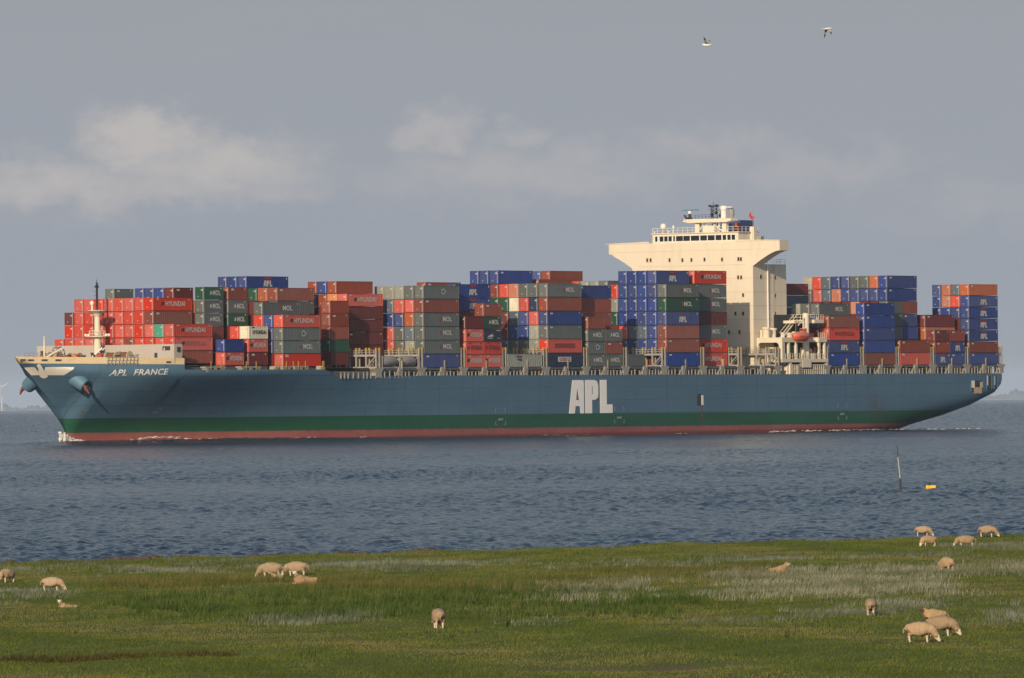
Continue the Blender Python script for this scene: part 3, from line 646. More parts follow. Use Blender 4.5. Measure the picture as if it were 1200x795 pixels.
cr = MB(); cr.lathe([(.72, 15.3), (.72, 24.9), (.6, 25.2), (.1, 25.3)], (144.2, -21.5, 0), 14); cr.bar((144.2, -21.5, 24.5), (139.5, -22.6, 22.6), .14, 5); cr.bar((144.2, -21.2, 20.3), (141.2, -22.8, 21.9), .22, 6); cr.bar((141.2, -22.8, 21.9), (140.2, -23.2, 20.6), .14, 6)
cr.build('davit', CREAM, ship)
up = MB(); up.box(146.6, 150.4, -22.2, -15.6, 23.1, 23.85, 0); up.box(143.5, 146.6, -19.0, -15.6, 23.1, 23.7, 0)
for y in np.arange(-22.1, -15.6, .9): up.bar((146.7, y, 23.85), (146.7, y, 25.0), .05, 4)
for z in (24.4, 25.0): up.bar((146.7, -22.1, z), (146.7, -15.7, z), .05, 4)
railing(up, 146.7, 150.3, -22.1, 23.85, 1.15, .9)
up.build('platform', [CREAM, WHITE], ship)
st = MB()
for dy in (0, .9):
    st.bar((140.5, -17.0 - dy, 19.95), (146.0, -17.0 - dy, 23.8), .12, 5); st.bar((140.5, -17.0 - dy, 20.95), (146.0, -17.0 - dy, 24.8), .07, 5)
for k in range(12):
    t = k / 11; st.box(140.5 + 5.5 * t - .12, 140.5 + 5.5 * t + .12, -17.9, -17.0, 19.95 + 3.85 * t - .03, 19.95 + 3.85 * t + .03)
st.build('stair', CREAM, ship)
for u, v, r, h in ((134.4, 17.6, .75, 2.3), (137.5, 17.2, .8, 2.1), (136.8, 20.3, .42, 1.1), (134.0, 16.6, .3, 1.7), (138.6, 20.9, .5, 1.0), (140.2, 21.0, .35, 1.3)):
    mb = MB(); mb.lathe([(r, zB), (r, zB + h * .8), (r * 1.25, zB + h * .82), (r * 1.2, zB + h)], (u, -v, 0), 12); mb.build('vent', CREAM, ship)
gt = MB(); gt.lathe([(.85, 15.3), (.95, 15.6), (.95, 17.6), (.6, 18.1)], (140.2, -20.8, 0), 14); gt.build('tank', GREENP, ship, smooth=True)
eq = MB()
eq.prism([(141.5, 15.25), (143.6, 15.25), (142.4, 17.7)], 'y', -22.2, -21.2, 0); eq.box(145.5, 147, -22.0, -20.5, 15.25, 16.6, 0); eq.lathe([(.3, 15.25), (.3, 16.8)], (137.0, -21.8, 0), 8, 0)
eq.build('davit_frame', CREAM, ship)
lo = MB()
for v0, v1, w0, w1 in ((16.2, 17.4, 13.9, 16.2), (18.3, 19.7, 14.0, 16.2), (20.3, 21.3, 14.0, 16.0), (17.3, 18.8, 17.6, 17.9)): lo.box(135.5, 136.5, -v1, -v0, w0, w1)
lo.box(135.6, 137, -22.2, -16, 11.8, 13.8); lo.build('deck_locker', CREAM, ship)
# the lifeboat hanging from its davit
lbm = MB(); prof = []
NS = 18
for i in range(NS + 1):
    t = i / NS; x = -3.3 + 6.6 * t; k = max(0.04, (1 - abs(2 * t - 1) ** 2.6)) ** .55
    ring = []
    for j in range(16):
        a = 2 * math.pi * j / 16; y = 1.25 * k * math.cos(a); z = math.sin(a)
        z = (1.15 * z * (0.6 + .4 * k)) if z < 0 else (0.95 * z ** .8 * (0.35 + .65 * k) if z > 0 else 0)
        if z < 0: z += .35 * (1 - k)
        ring.append((x, y, z))
    lbm.v += ring
for i in range(NS):
    for j in range(16):
        lbm.f.append((i * 16 + j, i * 16 + (j + 1) % 16, (i + 1) * 16 + (j + 1) % 16, (i + 1) * 16 + j))
        zc = np.mean([lbm.v[q][2] for q in lbm.f[-1]]); lbm.m.append(0 if zc < 0 else 1)
lbm.f += [tuple(range(16))[::-1], tuple(range(NS * 16, NS * 16 + 16))]; lbm.m += [0, 0]
OR2 = mat('faded_lifeboat_orange', (0.55, 0.17, 0.12), 0.5, 0.12, 1.2, 0.1)
boat = empty('lifeboat', SM @ Vector((139.4, -23.3, 20.2)), TH); boat.scale = (.88, .95, 1.1)
tag(boat, 'orange enclosed lifeboat hanging above the deck edge behind the white bridge', 'lifeboat')
lbm.build('boat_hull', [ORANGE, OR2], boat, smooth=True)
cb_ = MB(); cb_.box(.4, 1.9, -.5, .5, .8, 1.55, 0); cb_.box(.38, .42, -.4, .4, 1.1, 1.4, 1); cb_.build('cabin', [OR2, GLASS], boat)
rr = MB()
for s in (-1, 1): rr.bar((-2.4, s * 1.24, .05), (2.4, s * 1.24, .05), .04, 5)
rr.build('grab_rail', ORANGE, boat)
for x in (-2.2, 2.2):
    hk = MB(); hk.bar((x, 0, .8), (x, 0, 2.6), .05, 5); hk.build('hook', STEEL, boat)

# ------------------------------------------------------------------ containers
COL = {'R': ('red', (0.51, 0.031, 0.007)), 'D': ('maroon', (0.125, 0.017, 0.017)), 'B': ('rust-brown', (0.22, 0.045, 0.022)), 'O': ('orange-brown', (0.40, 0.095, 0.026)),
       'Y': ('orange', (0.60, 0.19, 0.035)), 'G': ('grey', (0.100, 0.124, 0.126)), 'P': ('pale grey', (0.26, 0.285, 0.25)), 'N': ('dark green', (0.010, 0.072, 0.042)),
       'U': ('blue', (0.014, 0.043, 0.215)), 'V': ('navy', (0.014, 0.028, 0.070)), 'L': ('blue-grey', (0.085, 0.125, 0.175)), 'W': ('cream', (0.60, 0.57, 0.45)),
       'T': ('turquoise', (0.05, 0.30, 0.22)), 'S': ('salmon', (0.47, 0.17, 0.10)), 'K': ('beige', (0.42, 0.37, 0.28))}
PAINT = {k: mat('container_paint_' + v[0].replace(' ', '_').replace('-', '_'), v[1], 0.62, 0.12 if k == 'R' else 0.16, 0.55, 0.16 if k == 'R' else 0.42, tuple(0.55 * c + 0.45 * d for c, d in zip(v[1], (0.11, 0.06, 0.04))), (1, 1, .45), rnd=0.10 if k == 'R' else 0.20) for k, v in COL.items()}
GALV = mat('galvanised_lock_bar', (0.43, 0.42, 0.40), 0.5, 0.1)
LETW = mat('white_container_lettering', (0.50, 0.49, 0.47), 0.7, 0.12, 1.5)
LETD = mat('faded_dark_lettering', (0.20, 0.045, 0.04), 0.7, 0.12, 1.5)
LETF = mat('faded_pink_lettering', (0.40, 0.13, 0.11), 0.7, 0.12, 1.5)
LETK = mat('black_container_lettering', (0.03, 0.03, 0.035), 0.7, 0.12, 1.5)
LETR = mat('red_container_mark', (0.36, 0.03, 0.03), 0.7, 0.12, 1.5)
LETG = mat('dark_green_container_mark', (0.02, 0.05, 0.035), 0.7, 0.12, 1.5)
LETB = mat('blue_container_mark', (0.03, 0.06, 0.22), 0.7, 0.12, 1.5)
_body = {}; _door = {}; _let = {}
CW = 2.38
def body_mesh(L, h):
    k = (round(L, 2), round(h, 2))
    if k in _body: return _body[k]
    mb = MB(); h = h - 0.10
    for x in (0, L - .16):
        for y in (0, CW - .16): mb.box(x, x + .16, y, y + .16, 0, h)
    for y in (0.004, CW - .11): mb.box(.16, L - .16, y, y + .10, .004, .17); mb.box(.16, L - .16, y, y + .10, h - .13, h - .004)
    for x in (.004, L - .11): mb.box(x, x + .1, .16, CW - .16, .004, .15); mb.box(x, x + .1, .16, CW - .16, h - .12, h - .004)
    n = int((L - .32) / .62); s = (L - .32) / n; pr = []
    for i in range(n):
        x = .16 + i * s; pr += [(x, .065), (x + s * .18, .030), (x + s * .5, .030), (x + s * .68, .065)]
    pr.append((L - .16, .065)); pr += [(L - .07, .2), (L - .07, CW - .2), (L - .16, CW - .06), (.16, CW - .06), (.10, CW - .16), (.10, .16)]
    mb.prism(pr, 'z', .02, h - .02)
    me = mb.mesh('shipping_container', [None]); _body[k] = me; return me
def door_mesh(h):
    k = round(h, 2)
    if k in _door: return _door[k]
    mb = MB(); h = h - .10
    for y0, y1 in ((.17, CW / 2 - .015), (CW / 2 + .015, CW - .17)): mb.box(.03, .095, y0, y1, .16, h - .13, 0)
    for i, y in enumerate((.36, .80, CW - .80, CW - .36)):
        r = .045 if i == 0 else .03
        mb.box(-.035, .03, y - r, y + r, .10, h - .10, 1 if i == 0 else 0)
    mb.box(.018, .03, .5, .95, h - .75, h - .45, 2); mb.box(.018, .03, 1.5, 1.75, .55, .75, 2)
    me = mb.mesh('door', [None, GALV, LETW]); _door[k] = me; return me
def let_mesh(code, L, h):
    k = (code, round(L, 1), round(h, 2))
    if k in _let: return _let[k]
    mb = MB(); y = -.012
    def word(s, cx, cz, width, height, mi, bold=.018, shear=0):
        v, f = text_mesh(s, 1.0, bold, shear); w_ = v[:, 0].max(); y0, y1 = v[:, 1].min(), v[:, 1].max()
        mb.add([(cx - width / 2 + a / w_ * width, y, cz + (b - y0) / (y1 - y0) * height - height / 2) for a, b, _ in v], f, mi)
    mats_ = [LETW, LETR, LETG, LETB, LETK, LETD, LETF]
    if code in 'Hhf':
        mi = {'H': 0, 'h': 6, 'f': 5}[code]; s = L / 12.19; wd = 6.3 * (s if s > .9 else .62)
        word('HYUNDAI', L * (.56 if s > .9 else .58), h * .52, wd, .98, mi, .03)
        gx = L * (.56 if s > .9 else .58) - wd / 2 - .75
        mb.add([(gx - .55, y, h * .40), (gx + .1, y, h * .40), (gx + .5, y, h * .62), (gx - .1, y, h * .68), (gx - .5, y, h * .58)], [(0, 1, 2, 3, 4)], 2 if code != 'f' else 5)
        mb.box(.9, 1.7, y, y + .004, h - .48, h - .28, mi); mb.box(L - 1.1, L - .75, y, y + .004, h - .55, h - .3, mi)
    elif code == 'K':
        word('HYUNDAI', L * .56, h * .50, 4.3, .8, 4, .03); mb.box(.9, 1.7, y, y + .004, h - .48, h - .28, 4)
    elif code == 'M':
        s = 1 if L > 8 else .8; c = L * (.66 if L > 8 else .64)
        word('MOL', c, h * .52, 3.1 * s, 1.0, 0, .03)
        gx = c - 1.55 * s - .85
        mb.add([(gx - .2, y, h * .38), (gx + .3, y, h * .38), (gx + .65, y, h * .5), (gx + .3, y, h * .64), (gx - .15, y, h * .6), (gx + .15, y, h * .5)], [(0, 1, 2, 3, 4, 5)], 1 if L > 8 else 0)
        mb.box(L - 1.0, L - .6, y, y + .004, h - .5, h - .3, 0)
    elif code == 'A':
        s = 1 if L > 8 else .72; cx = L * .5
        for pol in A_ + P_ + L_: mb.add([(cx + (a - .5) * 2.9 * s, y, h * .18 + b * 1.22) for a, b in pol], [tuple(range(len(pol)))], 0)
        mb.add([(cx - 1.4 * s, y, h * .80), (cx - .4 * s, y, h * .76), (cx - .2 * s, y, h * .70), (cx + .1 * s, y, h * .76), (cx + 1.4 * s, y, h * .80), (cx + 1.1 * s, y, h * .87), (cx - 1.1 * s, y, h * .87)], [tuple(range(7))], 1)
        mb.box(L - .75, L - .45, y, y + .004, h - .75, h - .35, 0)
    elif code == 'S':
        cx, cz, n = L * .55, h * .52, 24
        for k_ in range(12):
            a = 2 * math.pi * k_ / 12; rr_ = .75
            mb.add([(cx + (rr_ + .0) * math.cos(a - .16) * 1.0, y, cz + rr_ * .82 * math.sin(a - .16)), (cx + rr_ * math.cos(a + .16), y, cz + rr_ * .82 * math.sin(a + .16)), (cx + .40 * math.cos(a + .2), y, cz + .34 * math.sin(a + .2)), (cx + .40 * math.cos(a - .2), y, cz + .34 * math.sin(a - .2))], [(0, 1, 2, 3)], 0)
        for s in (-1, 1): mb.add([(cx + s * .8, y, cz + .16), (cx + s * 1.15, y, cz), (cx + s * .8, y, cz - .16)], [(0, 1, 2)], 3 if s < 0 else 0)
        mb.add([(cx + .25 * math.cos(t), y, cz + .25 * math.sin(t)) for t in np.linspace(0, 6.28, 9)[:-1]], [tuple(range(8))], 3)
    elif code == 'W':
        mb.box(L * .28, L * .67, y + .002, y + .006, h * .34, h * .70, 0); y = -.016
        word('GE', L * .40, h * .52, 1.9, .75, 1, .03); word('SOZ', L * .56, h * .52, 2.2, .75, 3, .03)
    elif code == 'F':
        mb.box(L * .26, L * .41, y, y + .004, h * .68, h * .78, 1); mb.box(L * .26, L * .41, y, y + .004, h * .78, h * .84, 3); mb.add([(L * .26, y, h * .52), (L * .41, y, h * .42), (L * .41, y, h * .62), (L * .28, y, h * .60)], [(0, 1, 2, 3)], 3); word('CARGO', L * .32, h * .38, 2.0, .3, 0)
    elif code == 'q':
        mb.box(L * .2, L * .78, y, y + .004, h * .36, h * .66, 5)
    elif code == 'b':
        mb.add([(.9, y, .9), (2.9, y, .95), (3.2, y, 1.2), (2.6, y, 1.35), (2.9, y, 1.75), (2.2, y, 1.35), (1.6, y, 1.2)], [tuple(range(7))], 0); mb.box(1.0, 2.8, y, y + .004, .6, .75, 0); mb.box(4.2, 5.6, y, y + .004, 2.15, 2.3, 0); mb.box(4.4, 5.5, y, y + .004, .6, .7, 0)
    elif code == 't':
        mb.box(.6, 1.1, y, y + .004, h - .8, h - .25, 0); mb.box(1.2, 1.6, y, y + .004, h - .8, h - .3, 0)
    elif code == 'm':
        mb.box(.8, 1.7, y, y + .004, h - .75, h - .4, 0); mb.box(L - 1.0, L - .7, y, y + .004, h - .6, h - .3, 0)
    elif code == 'g':
        word('TRI', L * .3, h * .62, 1.6, .5, 0); mb.box(L - 1.4, L - .6, y, y + .004, h * .62, h * .78, 0)
    me = mb.mesh('lettering', mats_, recalc=False); _let[k] = me; return me

ORD = ['first', 'second', 'third', 'fourth', 'fifth', 'sixth', 'seventh', 'eighth', 'ninth', 'tenth', 'eleventh', 'twelfth', 'thirteenth', 'fourteenth', 'fifteenth', 'sixteenth', 'seventeenth', 'eighteenth']
LETNAME = {'H': 'with white lettering', 'h': 'with pale faded lettering', 'f': 'with dark faded lettering', 'K': 'with black lettering', 'M': 'with short white lettering', 'A': 'with red-white logo', 'S': 'with round white symbol', 'W': 'with white lettered panel', 'F': 'with flag logo', 'q': 'with dark painted-out panel', 'b': 'with bird logo', 't': 'marked with white figures', 'm': '', 'g': 'with small white lettering'}
rest = MB(); n_cont = [0]
seen_labels = {}
def bay(name, u0, L, v0, base, h, rows):
    """rows: row number counted from the port side -> tiers from the deck up; '.' is a box that stands hidden behind its neighbours"""
    for r, s in rows.items():
        v = v0 - 2.5 * r
        for t, code in enumerate(s.split()):
            z = base + t * h
            if code == '.':
                p = [SM @ Vector(q) for q in ((u0 + .1, -v + .1, z), (u0 + L - .1, -v + .1, z), (u0 + L - .1, -v + CW - .1, z), (u0 + .1, -v + CW - .1, z))]
                rest.add(p + [q + Vector((0, 0, h - .06)) for q in p], [(0, 1, 5, 4), (1, 2, 6, 5), (2, 3, 7, 6), (3, 0, 4, 7), (4, 5, 6, 7), (3, 2, 1, 0)])
                continue
            jx = random.uniform(-.05, .05); jy = random.uniform(-.03, .03)
            o = bpy.data.objects.new('shipping_container', body_mesh(L, h)); C.objects.link(o)
            o.location = SM @ Vector((u0 + jx, -v + jy, z)); o.rotation_euler = (0, 0, TH + random.uniform(-.002, .002))
            o.material_slots[0].link = 'OBJECT'; o.material_slots[0].material = PAINT[code[0]]
            d = bpy.data.objects.new('door', door_mesh(h)); C.objects.link(d); d.parent = o
            d.material_slots[0].link = 'OBJECT'; d.material_slots[0].material = PAINT[code[0]]
            lt = code[1] if len(code) > 1 else ('m' if random.random() < .5 else '')
            if lt:
                q = bpy.data.objects.new('lettering', let_mesh(lt, L, h)); C.objects.link(q); q.parent = o
            rr_ = int(round(r))
            lab = ' '.join(f"{COL[code[0]][0]} container {LETNAME.get(lt, '')} {ORD[t]} tier, port row {rr_ + 1}, {name}".split())
            tag(o, lab, 'container', 'shipping containers stacked on the ship'); n_cont[0] += 1

bay('foremost bay', -71.5, 12.19, 15, 15.0, 2.60, {0: 'B Rh RH', 1: '. R T', 2: '. R R B RH', 3: '. R R R R', 4: '. B R R R', 5: '. R R R R', 6: '. R R R R', 7: '. R R R R', 8: '. R R R R', 9: '. R R R R', 10: '. R R D', 11: '. R'})
bay('bay two front half', -58.5, 6.06, 17.5, 14.6, 2.59, {0: 'RH U', 2: '. . D GM GM NM', 3: '. . . . O', 4: '. . . . .', 5: '. . . . . D', 6: '. . . . . U', 7: '. . . . . U', 8: '. . . . . U', 9: '. . . . .', 10: '. . . . .', 11: '. . . . . Gm'})
bay('bay two rear half', -50.7, 6.06, 17.5, 14.6, 2.59, {0: 'D RH WK', 1: '. . R', 2: '. . . NM GM B', 3: '. . . .'})
bay('bay three', -42.85, 12.19, 20, 14.3, 2.57, {0: 'Rt GM GS RH', 1: '. U U U', 2: '. . . R GM', 3: '. . . .', 4: '. . . .'})
bay('bay four rear half', -23.8, 6.06, 22.5, 14.55, 2.59, {2: '. N B B B'})
bay('bay four', -28.15, 12.19, 22.5, 14.2, 2.67, {6: '. . . . G B', 7: '. . . . . O', 8: '. . . . . N'})
bay('bay four', -28.3, 13.7, 22.5, 14.2, 2.64, {9: '. . . . . . UA', 10: '. . . . . . U', 11: '. . . . . . U'})
bay('bay five', -13.55, 12.19, 22.5, 13.5, 2.58, {3.4: '. . D D D RH', 4.4: '. . . . . Y B', 5.4: '. . . . . B U', 6.4: '. . . . . U B'})
bay('bay six', 1.05, 12.19, 22.5, 13.9, 2.785, {0: 'U GM GM GM B GS', 1: '. P L O R G', 2: '. G G U R P', 3: '. R R U L P', 4: '. U R U P P', 5: '. P P'})
bay('bay seven front half', 15.65, 6.06, 22.5, 13.9, 2.62, {0: 'RH Rf RH D'})
bay('bay seven rear half', 22.05, 6.06, 22.5, 13.9, 2.62, {0: 'RH Rf Vb NM B'})
bay('bay seven', 15.65, 12.19, 22.5, 13.9, 2.85, {1: '. . . D UA UA'})
bay('bay seven', 15.65, 12.19, 22.5, 14.3, 2.87, {4: '. . . . . B', 3: '. . . . .'})
bay('bay eight', 30.25, 12.19, 22.5, 13.9, 2.75, {0: 'PF'})
bay('bay nine', 44.85, 12.19, 22.5, 13.9, 2.9, {0: 'VW Rq G U B GM', 1: '. P P R V G', 2: '. G U U R G', 3: '. G U L W S', 4: '. L D D N R', 5: '. . . . N B U', 6: '. . . . . . U', 7: '. . . . . . U'})
bay('bay ten front half', 59.45, 6.06, 22.5, 13.9, 2.62, {0: 'GM GS GM B'})
bay('bay ten rear half', 65.85, 6.06, 22.5, 13.9, 2.62, {0: 'GM B GM'})
bay('bay ten', 59.45, 12.19, 22.5, 13.9, 2.85, {1: '. . B B B U'})
bay('bay ten', 59.45, 12.19, 22.5, 13.9, 2.65, {5: '. . . . . . B', 6: '. . . . . . N', 7: '. . . . . . N'})
bay('bay eleven', 74.05, 6.06, 22.5, 13.9, 2.62, {0: 'G'})
bay('bay twelve', 88.65, 12.19, 22.5, 13.9, 2.92, {0: 'Um B B UA NM GM', 1: '. U U U U U UA', 2: '. U L U U U U', 3: '. U L U U U U', 4: '. U R U U U U', 5: '. . . N P R'})
bay('bay twelve', 88.65, 12.19, 22.5, 13.9, 2.64, {6: '. . . . . . G', 7: '. . . . . . P', 8: '. . . . . . P', 9: '. . . . . . R', 10: '. . . . . . R'})
bay('bay twelve', 88.65, 12.19, 22.5, 13.9, 2.98, {12: '. . . . . . B', 13: '. . . . . . U', 14: '. . . . . . U', 15: '. . . . . . U', 16: '. . . . . . U'})
bay('bay ahead of bridge', 103.25, 12.19, 22.5, 13.9, 2.93, {1: 'RH RH GM D GM GM RH', 2: '. . . . . . .', 3: '. . . . . . .', 4: '. . . . . . .', 5: '. . . . . . .', 6: '. . . . . . .'})
bay('bay one behind bridge', 152.05, 12.19, 22.5, 13.9, 2.73, {0: 'Um UA Rf B', 1: '. . D U GM', 2: '. . D U G', 3: '. . D U P'})
bay('bay one behind bridge', 152.05, 12.19, 22.5, 13.9, 2.6, {5.3: '. . . . L L D'})
bay('bay two behind bridge', 166.65, 12.19, 22.5, 13.9, 2.75, {0: 'B U Um U U'})
bay('bay three behind bridge', 181.25, 12.19, 22.5, 13.9, 2.75, {0: 'Rt B'})
bay('bay three behind bridge', 181.25, 12.19, 22.5, 13.9, 2.857, {1.3: '. . . . . Um U', 2.3: '. . . . . U O', 3.3: '. . . . . U G', 4.3: '. . . . S U G', 5.3: '. . . . . U U', 6.3: '. . . . . S U', 7.3: '. . . . . L L', 8.3: '. . . . . R R', 9.3: '. . . . . G K'})
bay('bay three behind bridge, front', 181.25, 6.06, 22.5, 13.9, 2.857, {1.28: '. . G G G'})
bay('bay three behind bridge, rear', 187.4, 6.06, 22.5, 13.9, 2.857, {1.28: '. . U U B'})
bay('last bay but one, front', 195.85, 6.06, 22.5, 13.9, 2.6, {0: 'UA B D'})
bay('last bay but one, rear', 202.2, 6.06, 22.5, 13.9, 2.6, {0: 'U UA B'})
bay('last bay but one', 195.85, 12.19, 22.5, 13.9, 2.82, {1: '. . O D', 2: '. . U U', 3: '. . U U'})
bay('aftmost bay', 210.45, 12.19, 22.5, 13.95, 2.59, {0: 'U B UA UA UA UA O', 1: '. . . . U R L', 2: '. . . . U S O', 3: '. . . . U U U'})
ro = rest.build('container_stack', PAINT['D'], None, recalc=False)
tag(ro, 'containers deep inside the stacks behind the ones at the edges', 'containers', None, 'stuff')
# two tank containers lying low in the open bay
TANK = mat('tank_metal', (0.24, 0.24, 0.235), 0.45, 0.2, 1.2, 0.3)
def tank(u):
    e = empty('tank_container', SM @ Vector((u, -22.4, 13.86)), TH)
    mb = MB(); M = Matrix.Rotation(R(90), 3, 'Y'); mb.lathe([(.4, .3), (.95, .55), (1.12, .9), (1.12, 5.2), (.95, 5.5), (.4, 5.75)], (0, 1.2, 1.25), 16, 0, M); mb.build('tank', TANK, e, smooth=True)
    fr = MB()
    for x in (0, 5.92):
        for y in (0, 2.26): fr.box(x, x + .14, y, y + .14, 0, 2.4)
        for z in (0.02, 2.24): fr.box(x + .01, x + .13, .14, 2.26, z, z + .14)
    for y in (.01, 2.27): fr.box(.14, 5.92, y, y + .12, .01, .15)
    fr.build('frame', STEEL, e); return e
t_ = tank(-13.2); tag(t_, 'grey tank container in open bay, the one nearer the bow', 'tank container', 'tank containers in the open bay')
t_ = tank(-6.9); tag(t_, 'grey tank container in open bay, the one nearer the stern', 'tank container', 'tank containers in the open bay')

# ------------------------------------------------------------------ the sea: one curved sheet out past the horizon
def water_material():
    m = bpy.data.materials.new('sea_water'); m.use_nodes = True; t = m.node_tree; t.nodes.clear()
    out = N(t, 'ShaderNodeOutputMaterial'); p = N(t, 'ShaderNodeBsdfPrincipled'); t.links.new(p.outputs[0], out.inputs[0])
    p.inputs['Base Color'].default_value = (0.030, 0.042, 0.055, 1); p.inputs['Roughness'].default_value = 0.16; p.inputs['IOR'].default_value = 1.33; p.inputs['Specular IOR Level'].default_value = 0.34
    co = N(t, 'ShaderNodeTexCoord'); mp = N(t, 'ShaderNodeMapping'); mp.inputs['Scale'].default_value = (1, .9, 1); t.links.new(co.outputs['Object'], mp.inputs[0])
    n1 = N(t, 'ShaderNodeTexNoise'); n1.inputs['Scale'].default_value = 1.6; n1.inputs['Detail'].default_value = 4; n1.inputs['Roughness'].default_value = .6; t.links.new(mp.outputs[0], n1.inputs['Vector'])
    bp = N(t, 'ShaderNodeBump'); bp.inputs['Strength'].default_value = 0.8; bp.inputs['Distance'].default_value = 0.40; t.links.new(n1.outputs['Fac'], bp.inputs['Height'])
    mp3 = N(t, 'ShaderNodeMapping'); mp3.inputs['Scale'].default_value = (.34, .22, 1); t.links.new(co.outputs['Object'], mp3.inputs[0])
    n3 = N(t, 'ShaderNodeTexNoise'); n3.inputs['Scale'].default_value = 1; n3.inputs['Detail'].default_value = 5; n3.inputs['Roughness'].default_value = .7; t.links.new(mp3.outputs[0], n3.inputs['Vector'])
    b3 = N(t, 'ShaderNodeBump'); b3.inputs['Strength'].default_value = 0.9; b3.inputs['Distance'].default_value = 0.7; t.links.new(n3.outputs['Fac'], b3.inputs['Height'])
    t.links.new(b3.outputs[0], bp.inputs['Normal'])
    t.links.new(bp.outputs[0], p.inputs['Normal'])
    # silt in the water: slow streaks of a browner tone
    mp2 = N(t, 'ShaderNodeMapping'); mp2.inputs['Scale'].default_value = (.012, .004, 1); t.links.new(co.outputs['Object'], mp2.inputs[0])
    n2 = N(t, 'ShaderNodeTexNoise'); n2.inputs['Scale'].default_value = 1; n2.inputs['Detail'].default_value = 4; t.links.new(mp2.outputs[0], n2.inputs['Vector'])
    mx = N(t, 'ShaderNodeMix', data_type='RGBA'); t.links.new(n2.outputs['Fac'], mx.inputs['Factor']); mx.inputs['A'].default_value = (0.008, 0.027, 0.064, 1); mx.inputs['B'].default_value = (0.022, 0.045, 0.086, 1)
    t.links.new(mx.outputs['Result'], p.inputs['Base Color'])
    return m
WATER = water_material()
def sea():
    dense = np.linspace(R(-4.8), R(4.8), 560); side = np.geomspace(R(0.35), R(78), 22)
    ang = np.concatenate([R(-4.8) - side[::-1], dense, R(4.8) + side])
    rr = [60, 120, 200, 280]; r = 318.0
    while r < 2100: rr.append(r); r += 0.42 + (r - 318) * 0.0011
    while r < 5200: rr.append(r); r *= 1.0011
    while r < 14500: rr.append(r); r *= 1.012
    rr = np.array(rr); A, Rr = np.meshgrid(ang, rr); X = Rr * np.sin(A); Y = Rr * np.cos(A); Z = SEA - Rr ** 2 / (2 * EARTH)
    dn = (np.abs(A) < R(4.9)) & (Rr < 2300)
    x = X[dn]; y = Y[dn]; rad = Rr[dn]; z = np.zeros_like(x); g = np.random.default_rng(3)
    gust = 0.95 + 0.30 * np.sin(x * .021 + 1.3 * np.sin(y * .006)) * np.sin(y * .0135 + 2 * np.sin(x * .013)) + .28 * np.sin(y * .031 + 1.6 * np.sin(x * .017 + y * .003))
    for k in range(80):
        lam = 0.45 * (2.4 / 0.45) ** g.random(); th = g.normal(R(200), R(50)); amp = 0.0068 * lam ** 0.85
        spacing = rad * R(9.6) / 560
        att = np.clip((lam / (2.6 * spacing)) - .3, 0, 1)
        ph = 2 * math.pi / lam * (x * math.sin(th) + y * math.cos(th)) + g.random() * 6.28
        s = np.sin(ph + .6 * np.sin(ph * .13 + k)); z += amp * att * (s + .2 * np.cos(2 * ph))
    edge = np.clip((R(4.8) - np.abs(A[dn])) / R(.25), 0, 1)
    Z[dn] += z * gust * edge
    dr = np.gradient(rr)[:, None] * np.ones_like(X); far = (Rr > 1300) & (Rr < 5200) & (np.abs(A) < R(4.9))      # unresolved chop farther out
    Z += np.where(far, g.normal(0, 1, Z.shape) * np.minimum(.055 * dr, .22) * np.clip((Rr - 1300) / 900, 0, 1), 0)
    # bow wave swelling along the side of the ship, and a hollow behind the stern
    ux = math.cos(TH); uy = math.sin(TH); dx = X - SHIP_LOC.x; dy = Y - SHIP_LOC.y
    U = dx * ux + dy * uy; V = dx * uy - dy * ux
    bx = V - np.interp(U, [-90, -86.9, -60, -20, 30], [0, 0, 9.4, 20.3, 23])
    wave = np.exp(-((bx - 3 - (U + 87) * .10) / 3.0) ** 2) * np.exp(-np.abs(U + 50) / 35) * .40 * ((U > -90) & (U < 60)) + .62 * np.exp(-(bx / 14.0) ** 2) * np.clip((60 - U) / 90, 0, 1) * np.clip((U + 97) / 8, 0, 1)
    Z += np.where((Rr < 2300) & (np.abs(A) < R(4.9)), wave, 0)
    nr, na = X.shape; co = np.stack([X, Y, Z], -1).reshape(-1, 3).astype(np.float32)
    i = np.arange(nr - 1)[:, None] * na + np.arange(na - 1)[None, :]
    q = np.stack([i, i + 1, i + na + 1, i + na], -1).reshape(-1, 4)
    me = bpy.data.meshes.new('water'); me.vertices.add(len(co)); me.vertices.foreach_set('co', co.ravel())
    me.loops.add(q.size); me.loops.foreach_set('vertex_index', q.ravel().astype(np.int32))
    me.polygons.add(len(q)); me.polygons.foreach_set('loop_start', np.arange(0, q.size, 4, dtype=np.int32))
    me.polygons.foreach_set('use_smooth', np.ones(len(q), bool)); me.update(calc_edges=True)
    me.materials.append(WATER); o = bpy.data.objects.new('water', me); C.objects.link(o); tag(o, kind='structure'); return o
sea()
